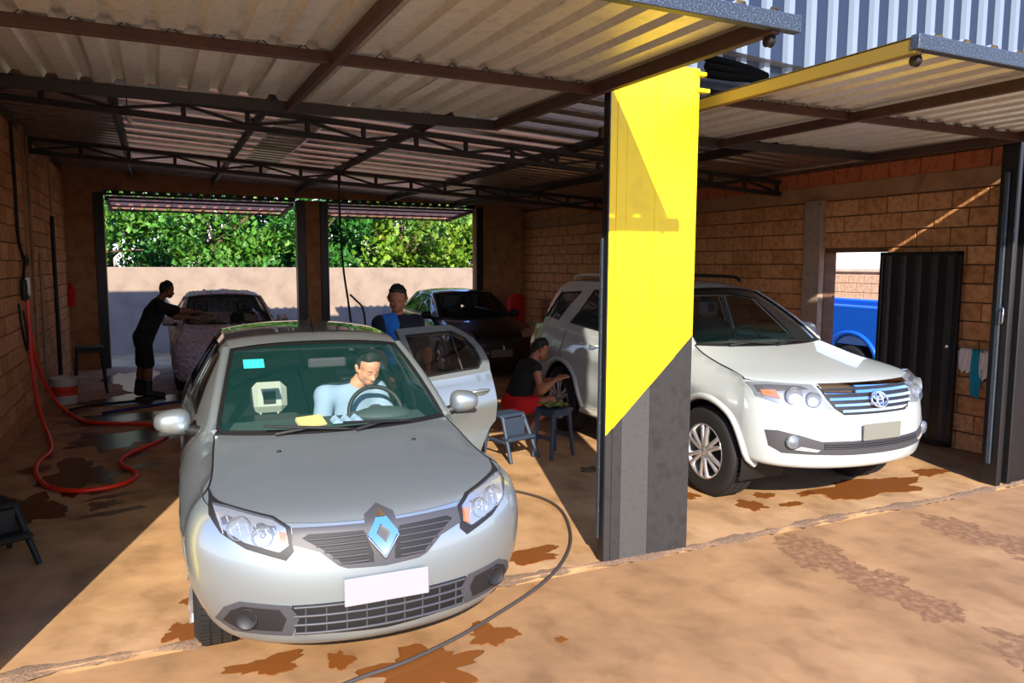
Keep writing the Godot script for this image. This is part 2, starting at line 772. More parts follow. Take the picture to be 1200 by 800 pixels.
	head.box(Vector3(0, C.U(rz[0]).y - 0.05, (rz[0] + rz[1]) / 2 - 0.1), Vector3(C.U(rz[0]).x * 1.85, 0.015, absf(rz[1] - rz[0]) - 0.35), Basis(), 0.005)
	obj("headliner", head, M.lining, root)
	# windscreen between the bonnet's rear edge and the roof's front edge
	var ws := MB.new()
	var wr := []
	var last := float(nv)
	for i in 15:
		var f := i / 14.0
		var row := PackedVector3Array()
		for j in 31:
			var a := lerpf(-1, 1, j / 30.0)
			var lo := C.S(a, last) + Vector3(0, -0.005, 0.005)
			var u := C.U(rz[0])
			var hi := Vector3(u.x * a * 0.985, u.y + opt.crown * (1 - pow(absf(a), 2.4)) - 0.006, rz[0] + 0.09 * (1 - a * a) + 0.012)
			var p := lo.lerp(hi, f)
			p += Vector3(0, 0.35, 0.5) * 0.05 * sin(f * PI)
			row.append(p)
		wr.append(row)
	ws.grid(wr, Vector3(0, 0.6, -2.6))
	obj("windshield", ws, opt.screen, root)
	# black band round the windscreen, and the pillars beside it
	var band := MB.new()
	for e in [0, 1]:
		var strip := []
		for i in 3:
			var f: float = i / 2.0 * 0.05 if e == 0 else 1.0 - i / 2.0 * 0.035
			var row := PackedVector3Array()
			for j in 31:
				var k0 := int(f * 14)
				row.append(wr[k0][j].lerp(wr[mini(k0 + 1, 14)][j], f * 14 - k0) + Vector3(0, 0.002, 0.004))
			strip.append(row)
		band.grid(strip, Vector3(0, 0.6, -2.6))
	obj("windshield_band", band, M.black, root)
	for s in [0, 30]:
		var pil := MB.new()
		var seal := MB.new()
		var path := []
		var path2 := []
		for i in 15:
			var p: Vector3 = wr[i][s]
			var sg := -1.0 if s == 0 else 1.0
			path.append(p + Vector3(sg * 0.022, -0.012, -0.03))
			path2.append(p + Vector3(sg * -0.012, 0.002, 0.006))
		pil.tube(path, 0.036, 10)
		seal.tube(path2, 0.013, 6)
		obj("windshield_pillar", pil, paint, root)
		obj("windshield_seal", seal, M.black, root)
	# tail: rear window line, boot and rear bumper
	var tb := MB.new()
	var tr := []
	var tl: Array = opt.tail_rows     # [half width, y, z, bulge]
	var u1 := C.U(rz[1])
	for e in [[u1.x, u1.y, rz[1], -0.06, opt.crown]] + tl:
		var row := PackedVector3Array()
		for j in 25:
			var a := lerpf(-1, 1, j / 24.0)
			row.append(Vector3(e[0] * a, e[1] + (e[4] if e.size() > 4 else 0.0) * (1 - pow(absf(a), 2.4)), e[2] + e[3] * (1 - a * a)))
		tr.append(row)
	tb.grid(tr, Vector3(0, 0.7, -2.4))
	obj("tailgate", tb, paint, root)
	var rw := MB.new()
	var grow := []
	for f in [0.12, 0.5, 0.9]:
		var row := PackedVector3Array()
		for j in range(3, 22):
			row.append(tr[0][j].lerp(tr[1][j], f) + Vector3(0, 0.008, -0.008))
		grow.append(row)
	rw.grid(grow, Vector3(0, 0.7, -2.4))
	obj("rear_window", rw, opt.glass, root)
	# underbody and cabin floor
	var ub := MB.new()
	ub.box(Vector3(0, C.sill + 0.06, (C.zf + C.zr) / 2), Vector3(1.5, 0.14, absf(C.zr - C.zf) - 2 * C.ra), Basis(), 0.02)
	ub.box(Vector3(0, C.sill + 0.12, (opt.tail - 0.25) * 0.5 - 0.05), Vector3(0.9, 0.16, absf(opt.tail) - 0.5), Basis(), 0.02)
	ub.box(Vector3(0, C.sill + 0.35, -1.15 if absf(C.zf) < 0.9 else -1.35), Vector3(1.25, 0.5, 0.06))
	obj("underbody", ub, M.black, root)

func front_patch(C: Car, root: Node, called: String, poly: PackedVector2Array, off: float, skirt: float, mat: Material, step := 0.035, holes: Array = []) -> MeshInstance3D:
	var b := MB.new()
	b.skin(fmap(C), poly, holes, step, off, Vector3(0, 0.5, -2.0), skirt)
	return obj(called, b, mat, root)

func seat(parent: Node, at: Vector3, mat: Material, pale := false) -> void:
	var wide := 0.5
	var b := MB.new()
	b.box(at + Vector3(0, 0.1, 0.05), Vector3(wide, 0.16, 0.5), Basis(Vector3.RIGHT, -0.08), 0.06)
	b.box(at + Vector3(0, 0.42, -0.26), Vector3(wide * 0.96, 0.62, 0.15), Basis(Vector3.RIGHT, -0.22), 0.06)
	var o := obj("seat", b, mat, parent)
	var h := MB.new()
	h.box(at + Vector3(0, 0.84, -0.36), Vector3(0.25, 0.22, 0.1), Basis(Vector3.RIGHT, -0.15), 0.045)
	for s in [-0.06, 0.06]:
		h.tube([at + Vector3(s, 0.65, -0.33), at + Vector3(s, 0.78, -0.35)], 0.008, 6)
	obj("headrest", h, M.seat_pale if pale else M.grey_plastic, o)
	h = MB.new()
	h.box(at + Vector3(0, 0.845, -0.307), Vector3(0.085, 0.09, 0.014), Basis(Vector3.RIGHT, -0.15), 0.004)
	obj("headrest_hole_patch", h, M.seat_dark, o)  # dark patch painted for the shaded hole through the headrest

func mirror(parent: Node, at: Vector3, s: float, w: float, h: float, paint: Material) -> void:
	var b := MB.new()
	var rows := []
	for i in 13:
		var th := PI * i / 12
		var row := PackedVector3Array()
		for k in 25:
			var a := TAU * k / 24
			var p := Vector3(sin(th) * cos(a), cos(th), sin(th) * sin(a))
			p = Vector3(signf(p.x) * pow(absf(p.x), 0.75), signf(p.y) * pow(absf(p.y), 0.75), p.z)
			var tap := 1.0 - 0.18 * (p.x * s)
			row.append(at + Vector3(p.x * w / 2, p.y * h / 2 * tap, p.z * (0.085 if p.z > 0 else 0.03)))
		rows.append(row)
	b.grid(rows, at, true)
	var o := obj("mirror", b, paint, parent)
	var arm := MB.new()
	arm.tube([at + Vector3(-s * w * 0.35, -h * 0.35, 0), at + Vector3(-s * (w * 0.5 + 0.1), -h * 0.62, -0.02)], [0.035, 0.03], 8)
	arm.box(at + Vector3(0, -h * 0.44, 0.01), Vector3(w * 0.8, 0.03, 0.09), Basis(), 0.012)
	obj("mirror_arm", arm, M.black_plastic, o)
	var g := MB.new()
	g.ell(at + Vector3(0, 0, -0.03), Vector3(w * 0.42, h * 0.4, 0.006), 16)
	obj("mirror_glass", g, M.chrome, o)

func wiper(C: Car, root: Node, x0: float, x1: float, y: float) -> void:
	var nv := float(C.rows.size() - 1)
	var a := C.S(x0, nv) + Vector3(0, 0.01, 0.03)
	var b := C.S(x1, nv) + Vector3(0, y, 0.03 - y * 0.9)
	var m := MB.new()
	var mid := a.lerp(b, 0.45) + Vector3(0, 0.026, 0.01)
	m.tube([a, mid], [0.012, 0.008], 6)
	var d := (b - mid).normalized()
	m.tube([mid - d * 0.25, mid, b], [0.007, 0.01, 0.006], 6)
	obj("wiper", m, M.black, root)

# ---------------------------------------------------------------- people: distance field and surface nets
# bones: [a, b, radius at a, radius at b]
func flesh(mb: MB, bones: Array, cell: float, k: float) -> void:
	var lo := Vector3.ONE * 1e9
	var hi := -lo
	for b in bones:
		var r: float = maxf(b[2], b[3]) + k * 0.5 + 2.0 * cell
		lo = lo.min(b[0] - Vector3.ONE * r).min(b[1] - Vector3.ONE * r)
		hi = hi.max(b[0] + Vector3.ONE * r).max(b[1] + Vector3.ONE * r)
	var nx := int((hi.x - lo.x) / cell) + 2
	var ny := int((hi.y - lo.y) / cell) + 2
	var nz := int((hi.z - lo.z) / cell) + 2
	var D := PackedFloat32Array()
	D.resize(nx * ny * nz)
	D.fill(1.0)
	for b in bones:
		var a: Vector3 = b[0]
		var c: Vector3 = b[1]
		var ra: float = b[2]
		var rb: float = b[3]
		var r := maxf(ra, rb) + k + 2.0 * cell
		var l := ((a.min(c) - Vector3.ONE * r) - lo) / cell
		var h := ((a.max(c) + Vector3.ONE * r) - lo) / cell
		var ba := c - a
		var bl := maxf(ba.length_squared(), 1e-9)
		for z in range(maxi(0, int(l.z)), mini(nz, int(h.z) + 1)):
			for y in range(maxi(0, int(l.y)), mini(ny, int(h.y) + 1)):
				var o := (z * ny + y) * nx
				for x in range(maxi(0, int(l.x)), mini(nx, int(h.x) + 1)):
					var pa := lo + Vector3(x, y, z) * cell - a
					var t := clampf(pa.dot(ba) / bl, 0.0, 1.0)
					var d := (pa - ba * t).length() - lerpf(ra, rb, t)
					var e := D[o + x]
					var g := k - absf(d - e)
					D[o + x] = minf(d, e) - (g * g * 0.25 / k if g > 0.0 else 0.0)
	var id := PackedInt32Array()
	id.resize(D.size())
	id.fill(-1)
	var P := PackedVector3Array()
	var at := PackedInt32Array()
	var sy := nx
	var sz := nx * ny
	for z in nz - 1:
		for y in ny - 1:
			var o := (z * ny + y) * nx
			for x in nx - 1:
				var i := o + x
				var d0 := D[i]
				if absf(d0) > cell * 2.0:
					continue
				var v := [d0, D[i + 1], D[i + sy], D[i + sy + 1], D[i + sz], D[i + sz + 1], D[i + sz + sy], D[i + sz + sy + 1]]
				var neg := 0
				for q in 8:
					if v[q] < 0.0:
						neg += 1
				if neg == 0 or neg == 8:
					continue
				var s := Vector3.ZERO
				var cnt := 0
				for e in [[0, 1], [2, 3], [4, 5], [6, 7], [0, 2], [1, 3], [4, 6], [5, 7], [0, 4], [1, 5], [2, 6], [3, 7]]:
					var va: float = v[e[0]]
					var vb: float = v[e[1]]
					if (va < 0.0) != (vb < 0.0):
						var pa := Vector3(e[0] & 1, (e[0] >> 1) & 1, e[0] >> 2)
						var pb := Vector3(e[1] & 1, (e[1] >> 1) & 1, e[1] >> 2)
						s += pa.lerp(pb, va / (va - vb))
						cnt += 1
				id[i] = P.size()
				P.append(lo + (Vector3(x, y, z) + s / cnt) * cell)
				at.append(i)
	var T := PackedInt32Array()
	var N := PackedVector3Array()
	N.resize(P.size())
	for i in at:
		for ax in 3:
			var st: int = [1, sy, sz][ax]
			if (D[i] < 0.0) == (D[i + st] < 0.0):
				continue
			var u: int = [sy, sz, 1][ax]
			var w: int = [sz, 1, sy][ax]
			if i - u - w < 0:
				continue
			var q := [id[i], id[i - u], id[i - u - w], id[i - w]]
			if q.min() < 0:
				continue
			if D[i] < 0.0:
				q = [q[0], q[3], q[2], q[1]]
			for t in [[q[0], q[1], q[2]], [q[0], q[2], q[3]]]:
				var f: Vector3 = (P[t[2]] - P[t[0]]).cross(P[t[1]] - P[t[0]])
				T.append_array(PackedInt32Array(t))
				for e in t:
					N[e] += f
	# make sure that the normals look outwards
	var sum := 0.0
	for i in P.size():
		var g := at[i]
		sum += Vector3(D[g + 1] - D[g], D[g + sy] - D[g], D[g + sz] - D[g]).dot(N[i])
	mb._put(P, N, T, sum < 0.0)

func hand_bones(w: Vector3, dir: Vector3, back: Vector3, side: float, curl: float) -> Array:
	# wrist, direction of the fingers, the back of the hand, thumb side, how far the fingers bend
	var f := dir.normalized()
	var n := (back - f * back.dot(f)).normalized()
	var t := f.cross(n) * side
	var r := []
	var k := w + f * 0.085
	for i in 4:
		var o := t * (0.03 - 0.02 * i)
		r.append([w + f * 0.015 + o * 0.6, k + o, 0.016, 0.012])
		var len: float = [0.072, 0.08, 0.074, 0.058][i]
		var d := f
		var p := k + o
		for s in 3:
			d = (d - n * curl * (0.5 + 0.25 * s)).normalized()
			var e = p + d * len * [0.45, 0.32, 0.25][s]
			r.append([p, e, 0.0092 - 0.0008 * s, 0.0085 - 0.0008 * s])
			p = e
	var th := w + f * 0.02 + t * 0.03
	var d2 := (f * 0.75 + t * 0.7 - n * 0.15).normalized()
	r.append([w + f * 0.02, th + d2 * 0.02, 0.015, 0.013])
	r.append([th + d2 * 0.02, th + d2 * 0.055, 0.011, 0.01])
	r.append([th + d2 * 0.055, th + (d2 + f * 0.3).normalized() * 0.085, 0.0098, 0.0085])
	return r

# J: joints; look: where the face points; crown: top of the head's direction
func head_parts(root: Node, mb: MB, c: Vector3, look: Vector3, up: Vector3, neck: Vector3, skin: Material, hair: Material, beard := false) -> void:
	var z := look.normalized()
	var x := up.cross(z).normalized()
	var y := z.cross(x).normalized()
	var B := Basis(x, y, z)
	var L := func(a: float, b: float, d: float) -> Vector3: return c + B * Vector3(a, b, d)
	var b := [
		[L.call(0, 0.035, -0.022), L.call(0, 0.04, 0.012), 0.078, 0.072],
		[L.call(0, -0.03, 0.02), L.call(0, -0.075, 0.048), 0.056, 0.034],
		[L.call(-0.03, -0.045, 0.02), L.call(0.03, -0.045, 0.02), 0.042, 0.042],
		[L.call(-0.03, 0.012, 0.066), L.call(0.03, 0.012, 0.066), 0.016, 0.016],
		[L.call(0, 0.0, 0.078), L.call(0, -0.03, 0.098), 0.008, 0.013],
		[L.call(-0.012, -0.032, 0.086), L.call(0.012, -0.032, 0.086), 0.008, 0.008],
		[L.call(-0.016, -0.058, 0.076), L.call(0.016, -0.058, 0.076), 0.0085, 0.0085],
		[L.call(-0.013, -0.07, 0.074), L.call(0.013, -0.07, 0.074), 0.0085, 0.0085],
		[L.call(-0.042, -0.018, 0.05), L.call(-0.03, -0.024, 0.06), 0.02, 0.018],
		[L.call(0.042, -0.018, 0.05), L.call(0.03, -0.024, 0.06), 0.02, 0.018],
	]
	for s in [-1.0, 1.0]:
		b.append([L.call(s * 0.078, -0.022, -0.012), L.call(s * 0.088, 0.012, -0.022), 0.01, 0.014])
	b.append([L.call(0, -0.045, -0.02), neck, 0.05, 0.055])
	flesh(mb, b, 0.0055, 0.022)
	# eyes, brows, hair
	var eye := MB.new()
	var iris := MB.new()
	for s in [-1.0, 1.0]:
		eye.ell(L.call(s * 0.031, -0.003, 0.0705), Vector3(0.0125, 0.0075, 0.008), 12, B)
		iris.ell(L.call(s * 0.031, -0.003, 0.0765), Vector3(0.0052, 0.0058, 0.0035), 10, B)
	obj("eyes", eye, M.eye, root)
	obj("irises", iris, M.black, root)
	var hb := [
		[L.call(0, 0.05, -0.036), L.call(0, 0.07, -0.01), 0.0825, 0.069],
		[L.call(-0.026, 0.096, 0.022), L.call(0.026, 0.096, 0.022), 0.032, 0.032],
		[L.call(0, 0.0, -0.06), L.call(0, -0.03, -0.062), 0.058, 0.04],
		[L.call(-0.068, 0.03, -0.02), L.call(-0.07, -0.005, -0.012), 0.022, 0.01],
		[L.call(0.068, 0.03, -0.02), L.call(0.07, -0.005, -0.012), 0.022, 0.01],
	]
	for i in 40:
		var a := rng.randf() * TAU
		var e := rng.randf_range(0.25, 1.5)
		var d := Vector3(cos(a) * cos(e), sin(e), sin(a) * cos(e))
		if d.z > 0.35 and d.y < 0.75:
			continue
		var p := Vector3(0, 0.052, -0.02) + d * 0.078
		hb.append([c + B * p, c + B * (p + d * 0.004), 0.011, 0.008])
	var hm := MB.new()
	flesh(hm, hb, 0.006, 0.02)
	for s in [-1.0, 1.0]:
		hm.tube([L.call(s * 0.046, 0.02, 0.072), L.call(s * 0.03, 0.025, 0.08), L.call(s * 0.016, 0.021, 0.083)], 0.0045, 6)
	obj("hair", hm, hair, root)
	if beard:
		var bd := MB.new()
		flesh(bd, [[L.call(-0.05, -0.05, 0.03), L.call(0, -0.085, 0.06), 0.022, 0.024], [L.call(0.05, -0.05, 0.03), L.call(0, -0.085, 0.06), 0.022, 0.024]], 0.006, 0.015)
		obj("beard", bd, hair, root)

# J holds pelvis, chest, neck, head, look, up and, for r and l: shoulder, elbow, wrist, palm (finger direction), hip, knee, ankle, toe
func person(root: Node3D, J: Dictionary, skin: Material, hair: Material, wear: Dictionary) -> void:
	var mb := MB.new()
	var b := [[J.pelvis, J.chest, 0.12, 0.125], [J.chest, J.neck, 0.11, 0.05], [J.neck, J.neck + (J.head - J.neck) * 0.4, 0.05, 0.047]]
	for s in ["r", "l"]:
		b.append([J.chest.lerp(J.neck, 0.55), J["shoulder_" + s], 0.075, 0.062])
		b.append([J["shoulder_" + s], J["elbow_" + s], 0.052, 0.04])
		b.append([J["elbow_" + s], J["wrist_" + s], 0.042, 0.026])
		b.append([J["elbow_" + s], J["elbow_" + s].lerp(J["wrist_" + s], 0.3), 0.04, 0.044])
		b.append([J.pelvis, J["hip_" + s], 0.11, 0.1])
		if J.has("knee_" + s):
			b.append([J["hip_" + s], J["knee_" + s], 0.088, 0.056])
			b.append([J["knee_" + s], J["ankle_" + s], 0.054, 0.036])
			b.append([J["knee_" + s].lerp(J["ankle_" + s], 0.15), J["knee_" + s].lerp(J["ankle_" + s], 0.4), 0.055, 0.056])
			b.append([J["ankle_" + s], J["toe_" + s], 0.038, 0.03])
	flesh(mb, b, 0.013, 0.04)
	for s in ["r", "l"]:
		var w: Vector3 = J["wrist_" + s]
		var d: Vector3 = J.get("palm_" + s, w - J["elbow_" + s])
		var hb := hand_bones(w, d, J.get("back_" + s, Vector3.UP), 1.0 if s == "l" else -1.0, J.get("curl", 0.35))
		hb.append([w - (w - J["elbow_" + s]).normalized() * 0.04, w + d.normalized() * 0.02, 0.026, 0.022])
		flesh(mb, hb, 0.005, 0.008)
	head_parts(root, mb, J.head, J.look, J.get("up", Vector3.UP), J.neck, skin, hair, wear.get("beard", false))
	obj("body", mb, skin, root)
	if wear.has("shirt"):
		var c := MB.new()
		var cb := [[J.pelvis + (J.chest - J.pelvis) * 0.05, J.chest, 0.138, 0.142], [J.chest, J.chest.lerp(J.neck, 0.75), 0.13, 0.075]]
		for s in ["r", "l"]:
			cb.append([J.chest.lerp(J.neck, 0.55), J["shoulder_" + s], 0.09, 0.075])
			if wear.get("sleeve", 0.6) > 0:
				cb.append([J["shoulder_" + s], J["shoulder_" + s].lerp(J["elbow_" + s], wear.get("sleeve", 0.6)), 0.07, 0.066])
			cb.append([J.chest.lerp(J["shoulder_" + s], 0.4), J.pelvis.lerp(J["hip_" + s], 0.5), 0.11, 0.115])
		flesh(c, cb, 0.014, 0.05)
		obj("shirt", c, wear.shirt, root)
	if wear.has("shorts"):
		var c := MB.new()
		var cb := [[J.pelvis + (J.chest - J.pelvis) * 0.12, J.pelvis, 0.136, 0.14]]
		for s in ["r", "l"]:
			cb.append([J.pelvis, J["hip_" + s], 0.13, 0.122])
			cb.append([J["hip_" + s], J["hip_" + s].lerp(J["knee_" + s], wear.get("short_len", 0.75)), 0.118, 0.1])
		flesh(c, cb, 0.014, 0.04)
		obj("shorts", c, wear.shorts, root)
	if wear.has("boots"):
		for s in ["r", "l"]:
			var c := MB.new()
			flesh(c, [[J["knee_" + s].lerp(J["ankle_" + s], 0.62), J["ankle_" + s], 0.062, 0.055], [J["ankle_" + s] - Vector3(0, 0.025, 0), J["toe_" + s] - Vector3(0, 0.008, 0), 0.055, 0.045]], 0.011, 0.03)
			obj("boot", c, wear.boots, root)

# ---------------------------------------------------------------- the place
func roof_y(x: float) -> float:
	return 3.72 - 0.05 * (x - LEFT)

func make_materials() -> void:
	M.floor = rough_mat([Color(0.55, 0.42, 0.275), Color(0.655, 0.51, 0.345), Color(0.70, 0.55, 0.38), Color(0.75, 0.605, 0.43)], 3.1, 11, 0.85, 0.25, 0.009)
	M.apron = rough_mat([Color(0.53, 0.395, 0.24), Color(0.595, 0.445, 0.28), Color(0.63, 0.475, 0.305), Color(0.67, 0.52, 0.345)], 4.3, 23, 0.92, 0.35, 0.008)
	for k in [M.floor, M.apron]:
		k.detail_enabled = true
		k.detail_blend_mode = BaseMaterial3D.BLEND_MODE_MUL
		k.detail_uv_layer = BaseMaterial3D.DETAIL_UV_2
		k.uv2_triplanar = true
		k.uv2_world_triplanar = true
		k.uv2_scale = Vector3(1 / 1.7, 1 / 1.7, 1 / 2.6)
		k.detail_albedo = noise_tex([Color(0.88, 0.865, 0.84), Color(0.97, 0.965, 0.96), Color(1, 1, 1), Color(0.98, 0.975, 0.97)], 0.01, 17, [0.12, 0.4, 0.6, 1.0], 7)
	M.joint = rough_mat([Color(0.36, 0.29, 0.22), Color(0.48, 0.38, 0.29), Color(0.58, 0.46, 0.34)], 0.35, 5, 0.95, 0.4, 0.03)
	M.mortar = rough_mat([Color(0.33, 0.23, 0.16), Color(0.45, 0.33, 0.24)], 1.2, 6, 0.95, 0.4)
	for i in 4:
		var d := 0.03 * i
		M["block%d" % i] = rough_mat([Color(0.66 - d, 0.46 - d, 0.29 - d * 0.8), Color(0.80 - d, 0.575 - d, 0.38 - d), Color(0.86 - d, 0.64 - d, 0.45 - d)], 0.9 + 0.17 * i, 31 + i, 0.93, 0.5, 0.02)
	M.block_pale = rough_mat([Color(0.80, 0.60, 0.42), Color(0.88, 0.70, 0.52), Color(0.90, 0.74, 0.56)], 0.9, 40, 0.93, 0.3)
	M.block_new = rough_mat([Color(0.62, 0.33, 0.19), Color(0.76, 0.42, 0.25), Color(0.70, 0.40, 0.26)], 0.8, 41, 0.9, 0.4)
	M.plaster = rough_mat([Color(0.52, 0.38, 0.25), Color(0.64, 0.47, 0.33), Color(0.68, 0.53, 0.38)], 2.1, 43, 0.93, 0.3)
	M.concrete = rough_mat([Color(0.50, 0.43, 0.38), Color(0.62, 0.54, 0.47), Color(0.56, 0.48, 0.43)], 1.1, 45, 0.9, 0.3)
	M.cream = rough_mat([Color(0.50, 0.44, 0.38), Color(0.57, 0.50, 0.43), Color(0.60, 0.53, 0.455)], 4.0, 47, 0.92, 0.2)
	M.galv = rough_mat([Color(0.76, 0.74, 0.70), Color(0.86, 0.84, 0.80), Color(0.80, 0.78, 0.74)], 1.3, 51, 0.42, 0.0, 0.02)
	M.galv.metallic = 0.55
	M.galv_old = rough_mat([Color(0.48, 0.45, 0.43), Color(0.68, 0.63, 0.59), Color(0.60, 0.55, 0.52)], 1.7, 53, 0.34, 0.0, 0.015)
	M.galv_old.metallic = 0.75
	M.fibre_clear = flat(Color(0.92, 0.76, 0.68), 0.5)  # translucent, so the undersides of the rear gates look bright
	M.fibre_clear.backlight_enabled = true
	M.fibre_clear.backlight = Color(1.0, 0.82, 0.72)
	M.gold = flat(Color(0.50, 0.40, 0.10), 0.5)  # yellow rail paint with its shadow darkened into the colour
	M.fibre_fill = rough_mat([Color(0.78, 0.69, 0.61), Color(0.90, 0.80, 0.72), Color(0.84, 0.74, 0.66)], 1.5, 54, 0.45, 0.0, 0.02)  # translucent roof sheets, added to let light in and brighten the bays
	M.fibre_fill.backlight_enabled = true
	M.fibre_fill.backlight = Color(0.95, 0.95, 0.93)
	M.zinc = rough_mat([Color(0.15, 0.18, 0.22), Color(0.23, 0.27, 0.31), Color(0.50, 0.53, 0.56)], 0.3, 55, 0.45, 0.0, 0.05)
	M.zinc.metallic = 0.5
	M.primer = rough_mat([Color(0.20, 0.115, 0.09), Color(0.28, 0.17, 0.13)], 0.8, 57, 0.6, 0.0)
	M.iron = rough_mat([Color(0.10, 0.085, 0.08), Color(0.17, 0.14, 0.125)], 0.8, 58, 0.6, 0.0)
	M.yellow = rough_mat([Color(0.96, 0.80, 0.02), Color(1.0, 0.86, 0.03), Color(0.98, 0.83, 0.03)], 1.6, 59, 0.42, 0.0)
	M.black_band = rough_mat([Color(0.20, 0.20, 0.19), Color(0.27, 0.265, 0.255), Color(0.24, 0.235, 0.225)], 0.5, 60, 0.55, 0.0, 0.03)
	M.black_paint = rough_mat([Color(0.12, 0.12, 0.115), Color(0.18, 0.175, 0.17), Color(0.15, 0.148, 0.142)], 0.9, 61, 0.5, 0.0)
	M.black_gate = rough_mat([Color(0.05, 0.047, 0.05), Color(0.085, 0.08, 0.085)], 0.9, 62, 0.4, 0.0)
	M.blue_sheet = flat(Color(0.075, 0.14, 0.225), 0.5)
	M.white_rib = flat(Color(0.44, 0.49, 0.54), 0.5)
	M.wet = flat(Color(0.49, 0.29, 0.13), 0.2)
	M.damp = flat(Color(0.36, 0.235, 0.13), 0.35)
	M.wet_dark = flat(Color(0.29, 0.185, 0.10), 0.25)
	M.dirt = rough_mat([Color(0.42, 0.285, 0.165), Color(0.50, 0.355, 0.22), Color(0.60, 0.45, 0.30)], 0.7, 65, 0.95, 0.1, 0.02)
	M.black = flat(Color(0.025, 0.025, 0.027), 0.6)
	M.tarp = flat(Color(0.012, 0.012, 0.013), 1.0)
	M.tarp.metallic_specular = 0.1
	M.black_plastic = flat(Color(0.09, 0.09, 0.095), 0.55)
	M.grey_plastic = flat(Color(0.24, 0.24, 0.25), 0.5)
	M.rubber = flat(Color(0.075, 0.072, 0.07), 0.75)
	M.alloy = flat(Color(0.82, 0.82, 0.83), 0.25, 0.8)
	M.dark_metal = flat(Color(0.16, 0.15, 0.15), 0.5, 0.6)
	M.chrome = flat(Color(0.93, 0.94, 0.95), 0.06, 1.0)
	M.lining = flat(Color(0.45, 0.44, 0.42), 0.9)
	M.seat_dark = flat(Color(0.13, 0.14, 0.14), 0.9)
	M.seat_pale = flat(Color(0.62, 0.68, 0.62), 0.9)
	M.dash = flat(Color(0.22, 0.28, 0.27), 0.7)
	M.eye = flat(Color(0.9, 0.88, 0.85), 0.3)
	M.silver = flat(Color(0.59, 0.635, 0.64), 0.36, 0.7, 1.0)
	M.white_car = flat(Color(0.68, 0.71, 0.70), 0.4, 0.0, 1.0)
	M.dark_car = flat(Color(0.19, 0.17, 0.16), 0.35, 0.5, 1.0)
	M.blue_car = flat(Color(0.08, 0.36, 0.78), 0.35, 0.1, 0.8)
	M.foam_car = rough_mat([Color(0.42, 0.40, 0.43), Color(0.70, 0.67, 0.72), Color(0.84, 0.81, 0.86)], 0.9, 71, 0.4, 0.1, 0.02, [0.2, 0.42, 0.8])
	M.screen = glass(Color(0.17, 0.42, 0.39), 0.13)
	M.screen2 = glass(Color(0.10, 0.20, 0.18), 0.12)
	M.suds = flat(Color(0.80, 0.77, 0.82), 0.6)
	M.tail_lamp = flat(Color(0.72, 0.20, 0.16), 0.15)
	M.tint_light = glass(Color(0.02, 0.03, 0.035), 0.5)
	M.tint = glass(Color(0.02, 0.025, 0.025), 0.72)
	M.clear = glass(Color(0.9, 0.95, 1.0), 0.06)
	M.lamp_bowl = flat(Color(0.52, 0.55, 0.58), 0.3, 0.55)
	M.manila = flat(Color(0.80, 0.74, 0.45), 0.8)
	M.orange = flat(Color(0.85, 0.36, 0.10), 0.2)
	M.plate = flat(Color(0.55, 0.55, 0.565), 0.6)
	M.plate_grey = flat(Color(0.45, 0.45, 0.41), 0.5)
	M.skin_dark = flat(Color(0.42, 0.25, 0.16), 0.55)
	M.skin_mid = flat(Color(0.60, 0.38, 0.26), 0.55)
	M.skin_light = flat(Color(0.80, 0.58, 0.45), 0.55)
	M.hair = flat(Color(0.05, 0.035, 0.03), 0.7)
	M.cloth_black = flat(Color(0.035, 0.035, 0.04), 0.9)
	M.cloth_navy = flat(Color(0.05, 0.07, 0.12), 0.9)
	M.cloth_blue = flat(Color(0.10, 0.40, 0.72), 0.9)
	M.cloth_pale = flat(Color(0.52, 0.64, 0.72), 0.9)
	M.cloth_red = flat(Color(0.75, 0.05, 0.06), 0.9)
	M.cloth_white = flat(Color(0.82, 0.78, 0.76), 0.95)
	M.cloth_teal = flat(Color(0.07, 0.52, 0.60), 0.95)
	M.khaki = flat(Color(0.45, 0.45, 0.16), 0.95)
	M.red_hose = flat(Color(0.93, 0.19, 0.09), 0.4)
	M.grey_hose = flat(Color(0.24, 0.21, 0.19), 0.6)
	M.blue_hose = flat(Color(0.05, 0.12, 0.35), 0.5)
	M.stool_blue = flat(Color(0.16, 0.21, 0.28), 0.55)
	M.stool_dark = flat(Color(0.07, 0.085, 0.075), 0.6)
	M.bucket = flat(Color(0.72, 0.70, 0.66), 0.5)
	M.bucket_band = flat(Color(0.85, 0.22, 0.10), 0.5)
	M.tube_white = flat(Color(0.95, 0.95, 0.95), 0.2)
	M.sticker = flat(Color(0.20, 0.80, 0.78), 0.6)
	M.bark = rough_mat([Color(0.30, 0.22, 0.16), Color(0.52, 0.42, 0.33)], 0.8, 81, 0.95, 1.0, 0.03)
	for i in 3:
		var m := StandardMaterial3D.new()
		m.vertex_color_use_as_albedo = true
		m.albedo_color = [Color(0.72, 0.90, 0.55), Color(0.55, 0.84, 0.58), Color(0.92, 0.95, 0.45)][i]
		m.roughness = 0.55
		m.backlight_enabled = true
		m.backlight = Color(0.35, 0.45, 0.15)
		m.cull_mode = BaseMaterial3D.CULL_DISABLED
		M["leaf%d" % i] = m

